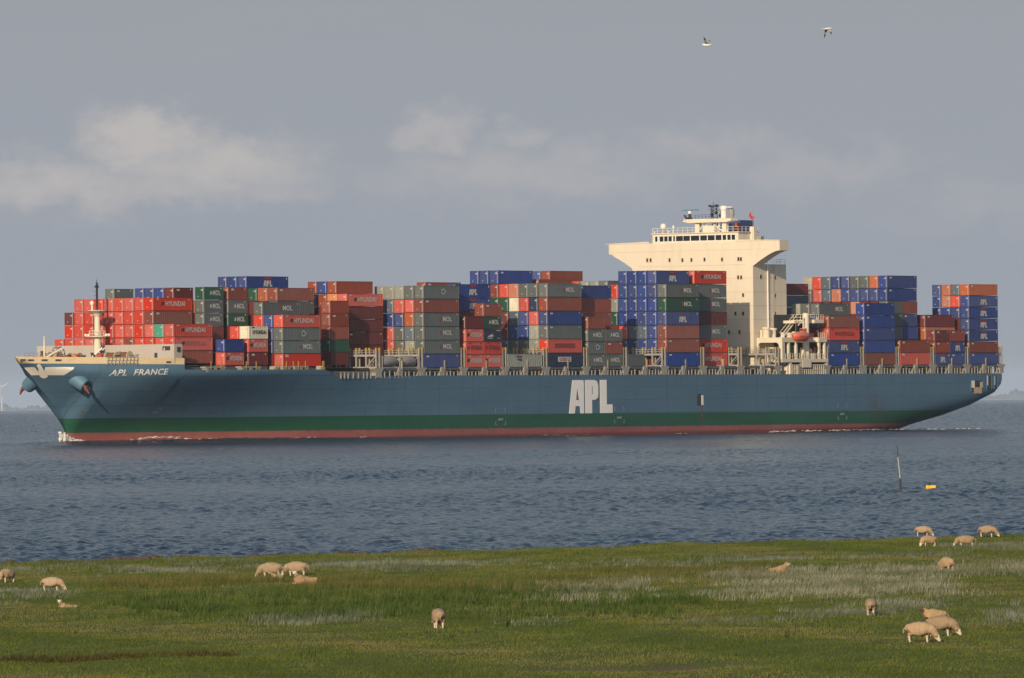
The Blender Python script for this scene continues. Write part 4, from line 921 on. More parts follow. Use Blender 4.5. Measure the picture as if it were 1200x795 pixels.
# foam: the crest at the stem and torn scraps along the waterline
FOAM = mat('white_foam', (0.74, 0.73, 0.70), 0.9, 0.1, 2)
fo = MB(); g2 = random.Random(5)
def lump(u, v, w, ru, rv, rw):
    n, m_ = 7, 5; ps = []
    for j in range(m_):
        ph = math.pi * (j / (m_ - 1)) / 2
        for i in range(n):
            t = 2 * math.pi * i / n; k = 1 + g2.uniform(-.35, .35)
            ps.append(SM @ Vector((u + ru * k * math.cos(t) * math.cos(ph), -(v + rv * k * math.sin(t) * math.cos(ph)), w + rw * k * math.sin(ph))))
    fo.add(ps, [(j * n + i, j * n + (i + 1) % n, (j + 1) * n + (i + 1) % n, (j + 1) * n + i) for j in range(m_ - 1) for i in range(n)])
for k in range(520):
    d = g2.random(); u = -88.0 + 8.0 * d ** 1.5; b = halfb(max(u, -86.8), .3)
    for s in (1, -1): lump(u, s * (b + .2 + g2.random() * .5), SEA + .2 + g2.random() * 2.3 * (1 - d) ** 1.3, g2.uniform(.07, .24), g2.uniform(.07, .2), g2.uniform(.06, .22))
for (ua, ub, k0, hh) in ((-74, -62, 46, .5), (-60, -55, 10, .35), (-38, -30, 10, .3), (-20, -17, 4, .25), (125, 136, 26, .4), (139, 146, 14, .4), (150, 157, 16, .4), (158, 175, 20, .25), (176, 181, 8, .25), (40, 60, 6, .2), (90, 93, 3, .25)):
    for k in range(k0):
        u = g2.uniform(ua, ub); f_ = (u - ua) / (ub - ua)
        lump(u, halfb(u, .2) + 0.4 + g2.random() * 1.6 + (f_ * 1.2 if ua == -74 else 0), SEA + .10 + .5 * max(0, min(1, (60 - u) / 90)) + g2.random() * .25 + (math.sin(f_ * 3.1) * .55 if ua == -74 else 0), g2.uniform(.3, 1.0), g2.uniform(.10, .25), g2.uniform(.04, .12) * hh * 2)
for k in range(16):
    u = g2.uniform(182, 215); lump(u, 16 + g2.uniform(-3, 12), SEA + .02, g2.uniform(.3, 1.0), g2.uniform(.2, .4), .1)
tag(fo.build('foam', FOAM, None, smooth=True), kind='stuff', label='white foam breaking along the waterline of the ship', cat='foam')

# ------------------------------------------------------------------ far shore
HILLM = mat('far_trees_and_land', (0.085, 0.105, 0.095), 0.95, 0.3, 0.02)
def far_shore(name, a0, a1, dist, hgt, seed):
    g = np.random.default_rng(seed); n = 160; A = np.linspace(R(a0), R(a1), n); h = np.zeros(n)
    for k in range(1, 30): h += np.sin(A * 900 * k * .13 + g.random() * 6.28) * g.random() / k ** .7
    h = hgt * (.62 + .22 * h / np.abs(h).max() + .14 * g.random(n)) * np.clip(np.minimum(A - R(a0), R(a1) - A) / R(.35), 0.0, 1) ** .5
    mb = MB(); rows = []
    for j, (d, k) in enumerate(((0, 0), (60, .8), (160, 1.0), (400, .9), (700, 0))):
        for i in range(n):
            rd_ = dist + d; mb.v.append((rd_ * math.sin(A[i]), rd_ * math.cos(A[i]), -rd_ ** 2 / (2 * EARTH) - 1.0 + (h[i] + 1.0) * k + (0 if not k else g.random() * 3)))
    for j in range(4):
        for i in range(n - 1): mb.f.append((j * n + i, j * n + i + 1, (j + 1) * n + i + 1, (j + 1) * n + i)); mb.m.append(0)
    tag(mb.build(name, HILLM, None), kind='structure')
far_shore('hills', -5.6, -3.30, 34000, 108, 4); far_shore('hills', 3.45, 5.6, 34000, 102, 9)
wtb = empty('wind_turbine', (-1321, 19000, -28.6)); wtb.scale = (1.1, 1.1, 1.75); tag(wtb, 'slim white wind turbine on the hazy far shore left of the bow', 'wind turbine')
WTW = mat('turbine_white', (0.55, 0.57, 0.60), 0.5, 0.03)
mb = MB(); mb.lathe([(1.9, 0), (1.1, 37.5), (.9, 38)], (0, 0, 0), 10); mb.build('tower', WTW, wtb)
mb = MB(); mb.box(-1.0, 1.0, -3.2, 2.0, 37.2, 39.4); mb.lathe([(1.0, 0), (.9, 1.0), (.1, 1.6)], (0, -3.2, 38.2), 10, 0, Matrix.Rotation(R(90), 3, 'X')); nac = mb.build('nacelle', WTW, wtb)
for k in range(3):
    a = R(20 + 120 * k); d = Vector((math.cos(a), 0, math.sin(a))); mb = MB()
    mb.bar(Vector((0, -4.2, 38.2)), Vector((0, -4.2, 38.2)) + d * 4, .6, 6, 0, 1.0); mb.bar(Vector((0, -4.2, 38.2)) + d * 4, Vector((0, -4.0, 38.2)) + d * 17, 1.0, 6, 0, .25); mb.build('blade', WTW, wtb)

# ------------------------------------------------------------------ marsh
def height(x, y):
    x = np.asarray(x, float); y = np.asarray(y, float)
    z = 0.8 + .05 * np.sin(x * .33 + .7 * np.sin(y * .11)) * np.sin(y * .17 + 1.0) + .035 * np.sin(x * .9 + y * .23) + .02 * np.sin(y * .6 - x * .4)
    z = z - .28 * np.exp(-((y - (213.3 + .17 * (x + 12.3) + .6 * np.sin(x * 1.1))) / 1.3) ** 2) * (1 / (1 + np.exp((x + 8.6) * 2)))
    z = z - .10 * np.exp(-((y - (200.4 + .2 * (x - 3))) / 2.0) ** 2) * np.exp(-((x - 3) / 2.6) ** 4)
    return z
def shore(x): x = np.asarray(x, float); return 354.8 + .755 * x + .8 * np.sin(x * .9) + .5 * np.sin(x * 2.3 + 1) + 1.6 * np.sin(x * .17)
def ground_material():
    m = bpy.data.materials.new('marsh_turf'); m.use_nodes = True; t = m.node_tree; t.nodes.clear()
    out = N(t, 'ShaderNodeOutputMaterial'); p = N(t, 'ShaderNodeBsdfPrincipled'); t.links.new(p.outputs[0], out.inputs[0]); p.inputs['Roughness'].default_value = .95; p.inputs['Specular IOR Level'].default_value = .15
    at = N(t, 'ShaderNodeAttribute', attribute_name='bare'); co = N(t, 'ShaderNodeTexCoord')
    n1 = N(t, 'ShaderNodeTexNoise'); n1.inputs['Scale'].default_value = .35; n1.inputs['Detail'].default_value = 8; n1.inputs['Roughness'].default_value = .65; t.links.new(co.outputs['Object'], n1.inputs['Vector'])
    n2 = N(t, 'ShaderNodeTexNoise'); n2.inputs['Scale'].default_value = 6; n2.inputs['Detail'].default_value = 6; t.links.new(co.outputs['Object'], n2.inputs['Vector'])
    rp = N(t, 'ShaderNodeValToRGB'); t.links.new(n1.outputs['Fac'], rp.inputs[0]); el = rp.color_ramp.elements; el[0].position = .32; el[0].color = (.070, .100, .018, 1); el[1].position = .7; el[1].color = (.125, .148, .032, 1)
    e_ = el.new(.5); e_.color = (.092, .124, .022, 1)
    mx = N(t, 'ShaderNodeMix', data_type='RGBA', blend_type='MULTIPLY'); mx.inputs['Factor'].default_value = .25; t.links.new(rp.outputs[0], mx.inputs['A']); t.links.new(n2.outputs['Color'], mx.inputs['B'])
    m2 = N(t, 'ShaderNodeMix', data_type='RGBA'); t.links.new(at.outputs['Fac'], m2.inputs['Factor']); t.links.new(mx.outputs['Result'], m2.inputs['A']); m2.inputs['B'].default_value = (.125, .092, .060, 1)
    t.links.new(m2.outputs['Result'], p.inputs['Base Color'])
    bp = N(t, 'ShaderNodeBump'); bp.inputs['Strength'].default_value = .8; bp.inputs['Distance'].default_value = .1; t.links.new(n2.outputs['Fac'], bp.inputs['Height']); t.links.new(bp.outputs[0], p.inputs['Normal'])
    return m
def marsh():
    xs = np.concatenate([np.linspace(-260, -42, 24), np.linspace(-40, 40, 201), np.linspace(42, 260, 24)])
    ts = np.concatenate([np.linspace(-120, 170, 40), np.linspace(172, 330, 320)])
    tail = np.array([0, .4, .9, 1.6, 2.6, 4.0, 7, 14])
    nx = len(xs); ys = np.array([np.concatenate([np.interp(ts, [-120, 172, 330], [-120, 172, s - .4]), s + tail]) for s in shore(xs)]).T
    X = np.tile(xs, (ys.shape[0], 1)); Z = height(X, ys)
    d = ys - shore(xs)[None, :]
    Z = np.where(d > 0, Z * np.interp(d, [0, .4, .9, 1.6, 14], [1, .55, .25, .05, .05]) - np.interp(d, [0, 1.6, 4, 14], [0, .05, .5, 1.6]), Z)
    Z = np.where(ys < 150, np.maximum(Z, np.interp(ys, [-120, -30, -6, 5, 60], [.8, 1.2, 6.6, 6.6, .8])), Z)      # the dike the photographer stands on
    g = np.random.default_rng(1); Z = np.where((d <= 0) & (np.abs(X) < 41), Z + g.normal(0, .012, Z.shape), Z)
    nr = X.shape[0]; co = np.stack([X, ys, Z], -1).reshape(-1, 3).astype(np.float32)
    i = np.arange(nr - 1)[:, None] * nx + np.arange(nx - 1)[None, :]; q = np.stack([i, i + 1, i + nx + 1, i + nx], -1).reshape(-1, 4)
    me = bpy.data.meshes.new('ground'); me.from_pydata(co.tolist(), [], q.tolist()); me.polygons.foreach_set('use_smooth', [True] * len(q))
    bare = np.where(d > -2.5 * (X < -2) * (np.sin(X * 1.9) * .5 + .5) - .2, 1.0, 0.0)
    bare = np.maximum(bare, 1.0 * np.exp(-((ys - (200.4 + .2 * (X - 3))) / 1.8) ** 2) * np.exp(-((X - 3) / 2.6) ** 4) * (np.sin(X * 3.1 + ys) * .3 + .8))
    bare = np.maximum(bare, .45 * np.exp(-((ys - (213.3 + .17 * (X + 12.3) + .6 * np.sin(X * 1.1))) / 1.1) ** 2) * (1 / (1 + np.exp((X + 8.6) * 2))))
    a = me.attributes.new('bare', 'FLOAT', 'POINT'); a.data.foreach_set('value', np.clip(bare, 0, 1).astype(np.float32).ravel())
    me.materials.append(ground_material()); o = bpy.data.objects.new('ground', me); C.objects.link(o); tag(o, kind='structure')
marsh()

# vegetation: bands of plants across the marsh (kind, x0, y0, x1, y1, half width)
BANDS = [('silver', -21.01, 321.39, -6.51, 324.26, 9.6), ('silver', -7.5, 318.39, 7.35, 321.03, 7.8), ('silver', 7.46, 325.89, 18.99, 328.8, 4.9), ('pale', 2.77, 274.84, 14.9, 280.81, 14.1),
         ('pale', 8.51, 296.64, 21.32, 302.34, 9.5), ('silver', -22.79, 277.88, -17.96, 279.51, 10.8), ('silver', -8.43, 242.96, -5.79, 244.77, 4.6), ('silver', 0.4, 238.13, 3.12, 240.75, 5.3),
         ('silver', 5.2, 240.02, 13.07, 246.51, 4.5), ('silver', 12.8, 252.5, 18.08, 256.68, 6.9), ('silver', 14.04, 238.73, 17.13, 243.15, 7.1), ('silver', 21.02, 349.79, 23.32, 344.74, 7.6),
         ('ochre', -15.86, 294.86, -6.27, 294.82, 8.1), ('ochre', -6.75, 285.96, 2.91, 288.34, 11.4), ('ochre', 3.06, 303.23, 10.6, 307.16, 8.5), ('lush', -12.27, 261.8, 4.16, 261.97, 14.9)]
def vnoise(x, y, s, seed):
    g = np.random.default_rng(seed); z = np.zeros_like(x)
    for k in range(7):
        a = g.random() * 6.28; f = s * 1.55 ** k; z += np.sin((x * math.cos(a) + y * math.sin(a) * .45) * f + g.random() * 6.28 + 1.3 * np.sin(x * f * .4 + k)) * .8 ** k
    return z / 2.6
def blades(name, X, Y, hmin, hmax, wid, lean, cols, colnoise, label, per=1, spread=.0, seed=1, rough=.9, curve=True):
    g = np.random.default_rng(seed); X = np.repeat(X, per); Y = np.repeat(Y, per); n = len(X)
    X = X + g.normal(0, spread, n); Y = Y + g.normal(0, spread, n); Z = height(X, Y) - .02
    h = g.uniform(hmin, hmax, n) * np.clip(1 + .45 * vnoise(X, Y, 1.1, 51), .45, 1.9); a = g.random(n) * 6.28; w = wid * g.uniform(.6, 1.3, n); ld = g.random(n) * 6.28; ln = np.abs(g.normal(0, lean, n)) * h
    lx = np.cos(ld) * ln + .12 * h; ly = np.sin(ld) * ln; wx = np.cos(a) * w; wy = np.sin(a) * w
    P0 = np.stack([X - wx, Y - wy, Z], -1); P1 = np.stack([X + wx, Y + wy, Z], -1)
    M0 = np.stack([X + lx * .35 - wx * .8, Y + ly * .35 - wy * .8, Z + h * .6], -1); M1 = np.stack([X + lx * .35 + wx * .8, Y + ly * .35 + wy * .8, Z + h * .6], -1)
    T = np.stack([X + lx, Y + ly, Z + h], -1)
    co = np.stack([P0, P1, M1, M0, T], 1).reshape(-1, 3).astype(np.float32); b = np.arange(n)[:, None] * 5
    lv = np.concatenate([b + np.array([[0, 1, 2, 3]]), b + np.array([[3, 2, 4]])], 1).ravel().astype(np.int32)
    ls = (np.arange(n)[:, None] * 7 + np.array([[0, 4]])).ravel().astype(np.int32)
    me = bpy.data.meshes.new(name); me.vertices.add(len(co)); me.vertices.foreach_set('co', co.ravel()); me.loops.add(len(lv)); me.loops.foreach_set('vertex_index', lv)
    me.polygons.add(len(ls)); me.polygons.foreach_set('loop_start', ls); me.update(calc_edges=True)
    k = np.clip(colnoise(X, Y) * .75 + .5 + g.normal(0, .16, n), 0, 1)[:, None]; c = np.array(cols, float); pos = k * (len(c) - 1); i0 = np.clip(pos.astype(int), 0, len(c) - 2)[:, 0]; f = pos - i0[:, None]
    col = c[i0] * (1 - f) + c[i0 + 1] * f; col = np.concatenate([col, np.ones((n, 1))], 1).repeat(5, 0).astype(np.float32)
    at = me.attributes.new('tone', 'FLOAT_COLOR', 'POINT'); at.data.foreach_set('color', col.ravel())
    m = bpy.data.materials.new(name + '_leaf'); m.use_nodes = True; t = m.node_tree; t.nodes.clear(); out = N(t, 'ShaderNodeOutputMaterial'); p = N(t, 'ShaderNodeBsdfPrincipled'); p.inputs['Roughness'].default_value = rough; p.inputs['Specular IOR Level'].default_value = .12
    aa = N(t, 'ShaderNodeAttribute', attribute_name='tone'); t.links.new(aa.outputs['Color'], p.inputs['Base Color'])
    tl = N(t, 'ShaderNodeBsdfTranslucent'); t.links.new(aa.outputs['Color'], tl.inputs['Color']); ms = N(t, 'ShaderNodeMixShader'); ms.inputs[0].default_value = .42; t.links.new(p.outputs[0], ms.inputs[1]); t.links.new(tl.outputs[0], ms.inputs[2]); t.links.new(ms.outputs[0], out.inputs[0])
    me.materials.append(m); o = bpy.data.objects.new(name, me); C.objects.link(o); tag(o, label, 'plants', None, 'stuff'); return o
def area_points(n, seed, r0=180):
    g = np.random.default_rng(seed); y = np.sqrt(g.uniform(r0 ** 2, 392 ** 2, n)); x = y * g.uniform(-math.tan(R(4.75)), math.tan(R(4.75)), n); k = y < shore(x) - .15 - 2.5 * (x < -2) * (np.sin(x * 1.9) * .5 + .5) * g.random(n); return x[k], y[k]
def band_weight(x, y, kinds):
    w = np.zeros_like(x)
    for kd, x0, y0, x1, y1, hw in BANDS:
        if kd not in kinds: continue
        t = (x - x0) / (x1 - x0); tc_ = np.clip(t, 0, 1); yl = y0 + (y1 - y0) * tc_; dx = np.maximum(0, np.maximum(x0 - x, x - x1)); L = max(1.0, (x1 - x0) * .12)
        w = np.maximum(w, np.exp(-((y - yl) / hw) ** 4) * np.exp(-(dx / L) ** 2))
    return w
tone1 = lambda x, y: vnoise(x, y, .35, 11); tone2 = lambda x, y: vnoise(x, y, .8, 12)
bare_w = lambda x, y: np.exp(-((y - (200.4 + .2 * (x - 3))) / 1.7) ** 2) * np.exp(-((x - 3) / 2.5) ** 4)
x, y = area_points(820000, 21); k = rng.random(len(x)) > np.clip(bare_w(x, y) * 1.6, 0, .97)
blades('short_grass', x[k], y[k], .035, .10, .0105, .5, [(.104, .138, .025), (.150, .188, .035), (.190, .212, .050), (.225, .212, .075)], tone1, 'short grazed grass covering the salt marsh', seed=22)
# lush taller herbage
x, y = area_points(60000, 23); w = band_weight(x, y, ('lush',)); nz = vnoise(x, y, .5, 31); k = rng.random(len(x)) < w * np.clip(.55 + .6 * nz, 0.05, 1) + .015 * (nz > .3)
blades('tall_herbs', x[k], y[k], .14, .36, .014, .35, [(.056, .098, .024), (.085, .132, .030), (.118, .160, .042)], tone2, 'dark green tall herbs in the middle of the marsh', per=10, spread=.12, seed=24)
# ochre bents
x, y = area_points(60000, 25); w = band_weight(x, y, ('ochre',)); nz = vnoise(x, y, .4, 32); k = rng.random(len(x)) < w * np.clip(.6 + .7 * nz, 0.05, 1) + .006
blades('ochre_grass', x[k], y[k], .13, .34, .009, .30, [(.100, .120, .030), (.150, .150, .042), (.20, .175, .065)], tone2, 'tall yellowing grass in bands across the marsh', per=8, spread=.12, seed=26)
# sea wormwood, silver grey
x, y = area_points(70000, 27); w = band_weight(x, y, ('silver',)); nz = vnoise(x, y, .55, 33); k = rng.random(len(x)) < w * np.clip(.36 + 1.2 * nz, 0.0, 1) + .003 * (nz > .2)
blades('silver_wormwood', x[k], y[k], .09, .25, .011, .5, [(.13, .16, .10), (.205, .23, .16), (.31, .325, .25)], tone2, 'silver grey wormwood clumps on the marsh', per=10, spread=.14, seed=28)
x, y = area_points(70000, 29); w = band_weight(x, y, ('pale',)); nz = vnoise(x, y, .45, 34); k = rng.random(len(x)) < w * np.clip(.62 + 1.0 * nz, 0.0, 1)
blades('pale_dry_grass', x[k], y[k], .11, .29, .0105, .45, [(.18, .20, .12), (.27, .28, .19), (.385, .38, .29)], tone2, 'pale dry seeding grass on the right of the marsh', per=9, spread=.14, seed=30)
# brown growth along the wet ditch
g = np.random.default_rng(40); x = g.uniform(-16.5, -8.2, 700); y = 214.3 + .17 * (x + 12.3) + .6 * np.sin(x * 1.1) + g.normal(0, .35, len(x))
blades('ditch_sedge', x, y, .08, .20, .014, .35, [(.055, .060, .018), (.085, .080, .026), (.115, .10, .032)], tone2, 'brown sedge along the wet ditch', per=5, spread=.08, seed=41)
# tide wrack on the bank
WR = mat('tide_wrack', (.075, .058, .042), .95, .4, 3); wr = MB(); gg = random.Random(9)
for k in range(420):
    xx = gg.gauss(gg.choice((-23.5, -21.2, -18.6, -17.4, -14.9, -11.2, -7.5, -4)), .7); yy = float(shore(xx)) + gg.uniform(-2.2, .4); r = gg.uniform(.06, .30) * (1 if gg.random() < .3 else .5); hh = r * gg.uniform(.4, .8); zz = float(height(xx, yy)) - .03
    wr.lathe([(r, 0), (r * .85, hh * .6), (r * .3, hh)], (xx, yy, zz), 6)
tag(wr.build('tide_wrack', WR, None, smooth=True), 'brown clods and wrack along the waterline of the bank', 'wrack', None, 'stuff')

# ------------------------------------------------------------------ sheep
WOOL = mat('sheep_wool', (.335, .230, .128), .95, .30, 7.0, .5, (.24, .165, .095), rnd=.16, bump=1.0)
SKIN = mat('sheep_face', (.62, .52, .42), .8, .15, 4.0)
DFACE = mat('dark_sheep_face', (.10, .065, .045), .8, .15, 4.0)
HOOF = mat('hoof_and_eye', (.03, .025, .02), .6, .1)
def skin_body(name, V, E, root=0):
    me = bpy.data.meshes.new(name); me.from_pydata([v[0] for v in V], E, []); o = bpy.data.objects.new(name, me); C.objects.link(o)
    md = o.modifiers.new('skin', 'SKIN'); md.use_smooth_shade = True; md.branch_smoothing = .4
    for i, v in enumerate(V):
        sv = me.skin_vertices[0].data[i]; sv.radius = v[1] if isinstance(v[1], tuple) else (v[1], v[1]); sv.use_root = (i == root)
    o.modifiers.new('sub', 'SUBSURF').levels = 2
    dg = bpy.context.evaluated_depsgraph_get(); out = bpy.data.meshes.new_from_object(o.evaluated_get(dg)); bpy.data.objects.remove(o); bpy.data.meshes.remove(me); out.name = name
    return out
def sheep_mesh(pose, yaw=0.0):
    V = [((-.30, 0, .54), (.32, .33)), ((-.02, 0, .52), (.36, .37)), ((.26, 0, .54), (.31, .33)), ((-.50, 0, .52), (.19, .21))]
    E = [(0, 1), (1, 2), (0, 3)]
    if pose == 'lie': V = [((-.32, 0, .19), (.30, .25)), ((-.04, 0, .22), (.34, .29)), ((.24, 0, .27), (.29, .27)), ((-.54, 0, .14), (.17, .14))]
    def chain(start, pts):
        prev = start
        for p in pts: V.append(p); E.append((prev, len(V) - 1)); prev = len(V) - 1
        return prev
    cy, sy = math.cos(yaw), math.sin(yaw)
    def hp(x, z, yy=0): dx = x - .30; return (.30 + dx * cy - yy * sy, dx * sy + yy * cy, z)
    if pose == 'graze': nk = [(hp(.44, .50), .26), (hp(.56, .34), .17), (hp(.64, .20), .10), (hp(.72, .10), .075), (hp(.77, .05), .055)]
    elif pose == 'lie': nk = [(hp(.40, .42), .19), (hp(.47, .56), .13), (hp(.55, .64), .10), (hp(.66, .60), .075), (hp(.73, .57), .055)]
    else: nk = [(hp(.42, .62), .19), (hp(.50, .78), .13), (hp(.58, .86), .10), (hp(.69, .82), .075), (hp(.77, .79), .055)]
    nb = len(V); chain(2, nk); head = nb + 2; hx, hy, hz = V[head][0]
    for s in (-1, 1):
        ex = hp(.0, 0)  
        e1 = hp((hx - .30) * 1 + .30 if yaw == 0 else .62, hz + .06, s * .09); e2 = hp(.60 if pose == 'graze' else .53, hz + .05, s * .19)
        chain(head, [(e1, .03), (e2, .022)])
    if pose == 'lie':
        for s in (-1, 1):
            chain(2, [((.42, s * .18, .10), .08), ((.56, s * .20, .05), .045)])
    else:
        for s in (-1, 1):
            chain(0, [((-.40, s * .13, .40), .125), ((-.43, s * .13, .24), .052), ((-.41, s * .13, .10), .037), ((-.40, s * .13, .0), .040)])
            chain(2, [((.27, s * .12, .38), .10), ((.27, s * .12, .20), .047), ((.27, s * .12, .09), .036), ((.285, s * .12, .0), .040)])
    chain(3, [((-.63, 0, .50 if pose != 'lie' else   .14), .045), ((-.66, 0, .42 if pose != 'lie' else .09), .035), ((-.67, 0, .34 if pose != 'lie' else .04), .025)])
    me = skin_body('sheep', V, E)
    for m in (WOOL, SKIN, HOOF): me.materials.append(m)
    hv = Vector((hx, hy, hz)); mz = Vector(V[nb + 4][0]); ax = (mz - hv).normalized(); g = random.Random(3)
    mi = []
    for p in me.polygons:
        c = p.center; d = (c - hv).dot(ax); rad = (c - hv - ax * d).length; k = 0
        if d > (-.03 if pose != 'lie' else .0) and rad < (.26 if pose != 'lie' else .15) and d < .35: k = 1
        elif pose != 'lie' and c.z < .27 and abs(abs(c.y) - .125) < .08 and (c.x < -.33 or .18 < c.x < .36) and rad > .0: k = 1 if c.z > .035 else 2
        mi.append(k)
    me.polygons.foreach_set('material_index', mi)
    wool = {v for p, k in zip(me.polygons, mi) if k == 0 for v in p.vertices}
    for i in wool:
        v = me.vertices[i]; n = v.normal; v.co += n * (.026 * math.sin(v.co.x * 27 + 3 * math.sin(v.co.z * 19)) * math.sin(v.co.y * 25 + v.co.z * 17) + g.uniform(-.016, .016))
    me.update(); return me
MESHES = {('graze', 0): sheep_mesh('graze'), ('graze', 1): sheep_mesh('graze', .5), ('lie', 0): sheep_mesh('lie'), ('lie', 1): sheep_mesh('lie', .7), ('stand', 0): sheep_mesh('stand', .2)}
SHEEP = [  # x, y, heading (0 = to the right), pose, turn, size, label
    (-20.7, 299.54, 235, 'graze', 0, .80, 'grazing sheep at the far left edge, half turned away'),
    (-18.03, 286.79, -12, 'graze', 0, .80, 'dusky brown sheep grazing with head to the right, near the left edge'),
    (-15.93, 261.09, 200, 'lie', 1, .62, 'white-faced sheep lying low in the grass at lower left'),
    (-10.12, 304.71, 178, 'graze', 0, .93, 'large sheep grazing at the left end of the close group'),
    (-9.12, 306.7, 172, 'graze', 0, .86, 'sheep grazing behind the close group, rump to the right'),
    (-8.34, 290.43, 196, 'lie', 1, .82, 'sheep resting in front of the grazing pair, head raised to the left'),
    (-9.80, 302.4, 175, 'lie', 0, .50, 'lamb lying between the legs of the grazing pair'),
    (-2.44, 233.93, 97, 'graze', 0, .90, 'lone sheep in the middle seen straight from behind'),
    (10.78, 301.26, 12, 'lie', 0, .78, 'sheep lying alone in the pale grass, right of the middle'),
    (20.68, 371.2, -8, 'graze', 0, .74, 'sheep grazing on the shoreline, the left one of the far group'),
    (19.75, 350.44, 200, 'graze', 1, .76, 'sheep with lowered head just below the one on the shoreline'),
    (21.45, 349.56, 185, 'graze', 0, .82, 'plump sheep grazing to the left, among the far group'),
    (23.8, 369.2, -14, 'graze', 0, .82, 'farthest sheep at the right, grazing on the edge of the bank'),
    (17.61, 299.66, 120, 'graze', 0, .84, 'sheep in the tall pale grass seen from behind at right'),
    (11.7, 241.37, 84, 'graze', 1, .80, 'sheep seen from behind, left of the foreground pair'),
    (12.03, 218.04, -14, 'graze', 0, .86, 'nearest sheep grazing to the right, front of the pair'),
    (12.96, 223.11, -22, 'graze', 0, .88, 'sheep grazing to the right, behind the nearest one'),
    (13.22, 231.8, 190, 'stand', 0, .74, 'dark-faced sheep standing behind the foreground pair')]
for (sx, sy, hd, pose, turn, size, lab) in SHEEP:
    o = bpy.data.objects.new('sheep', MESHES[(pose, turn)] if (pose, turn) in MESHES else MESHES[(pose, 0)]); C.objects.link(o)
    o.location = (sx, sy, float(height(sx, sy)) - (.14 if 'lying low' in lab else .01)); o.rotation_euler = (0, 0, R(hd)); size *= .93; o.scale = (size * random.uniform(.96, 1.04), size * random.uniform(.92, 1.06), size * random.uniform(.96, 1.04))
    if 'dark-faced' in lab:
        o.material_slots[1].link = 'OBJECT'; o.material_slots[1].material = DFACE
    tag(o, lab, 'sheep', 'sheep grazing on the marsh')

# ------------------------------------------------------------------ gulls, withy pole, buoy
GW = mat('gull_white', (.72, .70, .66), .7, .05, 5); GG = mat('gull_grey', (.34, .34, .34), .7, .1, 5); GB = mat('gull_dark', (.03, .028, .025), .7, .1, 5); GY = mat('gull_bill', (.5, .35, .06), .6, .1)
def gull(loc, yaw, roll, l_up, r_up, label):
    V = [((-.17, 0, 0), .035), ((-.08, 0, 0), .065), ((.04, 0, .0), .075), ((.14, 0, .02), .055), ((.21, 0, .04), .045), ((.25, 0, .04), .025)]
    E = [(i, i + 1) for i in range(5)]
    V.append(((-.30, .05, .0), .018)); V.append(((-.30, -.05, .0), .018)); E += [(0, 6), (0, 7)]
    me = skin_body('gull', V, E, 2)
    e = bpy.data.objects.new('gull', me); C.objects.link(e); me.materials.append(GW); e.location = loc; e.rotation_euler = (roll, 0, yaw); e.scale = (1.25,) * 3
    tag(e, label, 'gull', 'gulls flying over the marsh')
    for s, upd in ((1, l_up), (-1, r_up)):
        mb = MB(); a1, a2 = upd; n = 10; top = []; 
        for i in range(n + 1):
            t = i / n
            if t < .45: yv = t / .45 * .24 * math.cos(R(a1)); zv = t / .45 * .24 * math.sin(R(a1))
            else:
                q = (t - .45) / .55; yv = .24 * math.cos(R(a1)) + q * .36 * math.cos(R(a2)); zv = .24 * math.sin(R(a1)) + q * .36 * math.sin(R(a2))
            ch = .15 * (1 - t ** 2.5) + .012; xo = .06 - .10 * max(0, t - .4)
            top.append(((xo, s * yv, zv + .03), (xo - ch, s * yv, zv + .02)))
        for th_ in (0, -.012):
            b = len(mb.v)
            for p, q in top: mb.v += [(p[0], p[1], p[2] + th_), (q[0], q[1], q[2] + th_)]
            for i in range(n): mb.f.append((b + 2 * i, b + 2 * i + 1, b + 2 * i + 3, b + 2 * i + 2)); mb.m.append(1 if i >= n - 3 else 0)
        m_ = 2 * (n + 1)
        for i in range(n):
            for k in (0, 1): mb.f.append((2 * i + k, 2 * i + 2 + k, m_ + 2 * i + 2 + k, m_ + 2 * i + k)); mb.m.append(1 if i >= n - 3 else 0)
        mb.build('wing', [GG, GB], e, recalc=True)
    bk = MB(); bk.bar((.255, 0, .035), (.31, 0, .02), .014, 5, 0, .004); bk.build('bill', GY, e)
def sky_pt(px, py, d): return (px * d / 8610, d, EYE - py * d / 8610)
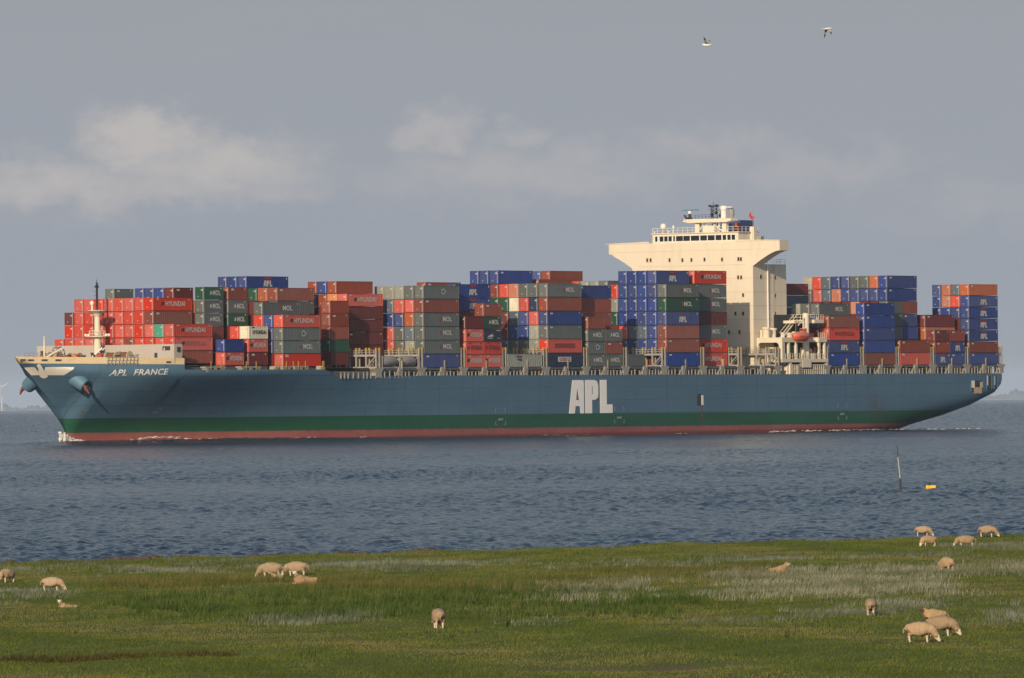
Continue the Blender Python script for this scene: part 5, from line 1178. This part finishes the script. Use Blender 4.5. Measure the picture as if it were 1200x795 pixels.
gull(sky_pt(231.7, -405.5, 470), R(160), R(8), (28, 34), (48, 24), 'gull nearer the middle of the sky, wings raised')
gull(sky_pt(373.9, -423.0, 470), R(25), R(-6), (-28, -62), (-22, -52), 'upper right gull in the sky, wings bent down')

pw = MB(); z = SEA - 637 ** 2 / (2 * EARTH); PX, PY = 33.6, 637.0
pw.bar((PX, PY, z - 2.0), (PX - .08, PY, z + 1.25), .085, 7, 1); pw.bar((PX - .08, PY, z + 1.25), (PX - .27, PY, z + 3.1), .05, 7, 0, .045); pw.bar((PX - .27, PY, z + 3.1), (PX - .29, PY, z + 4.0), .05, 7, 1, .03)
po = pw.build('marker_pole', [mat('weathered_pole', (.42, .40, .36), .8, .2, 3), mat('wet_pole', (.04, .04, .04), .6, .2, 3)], None)
tag(po, 'thin leaning withy pole standing in the water right of the stern', 'pole')
by = MB(); M = Matrix.Rotation(R(90), 3, 'Y')
by.lathe([(.10, -.46), (.21, -.43), (.22, -.30), (.205, -.27), (.205, .27), (.22, .30), (.21, .43), (.10, .46)], (37.2, 655, z + .17), 14, 0, M)
by.lathe([(.05, 0), (.05, .22), (.10, .24), (.10, .32)], (37.1, 655, z + .36), 8, 1); by.box(36.75, 36.85, 654.9, 655.1, z + .12, z + .22, 1)
bo = by.build('buoy', [mat('yellow_buoy_paint', (.72, .46, .03), .5, .1, 3), DARK], None, smooth=True)
tag(bo, 'small yellow barrel buoy floating beside the leaning pole', 'buoy')

# ------------------------------------------------------------------ the air: thin haze round the whole scene
hz = MB(); hz.box(-24000, 24000, -400, 35500, -110, 78)
hm = bpy.data.materials.new('haze_air'); hm.use_nodes = True; t = hm.node_tree; t.nodes.clear(); out = N(t, 'ShaderNodeOutputMaterial'); pv = N(t, 'ShaderNodeVolumePrincipled')
pv.inputs['Color'].default_value = (.68, .82, 1.0, 1); pv.inputs['Density'].default_value = 0.000030; pv.inputs['Anisotropy'].default_value = 0.0
t.links.new(pv.outputs[0], out.inputs['Volume'])
ho = hz.build('haze', hm, None); tag(ho, kind='stuff')
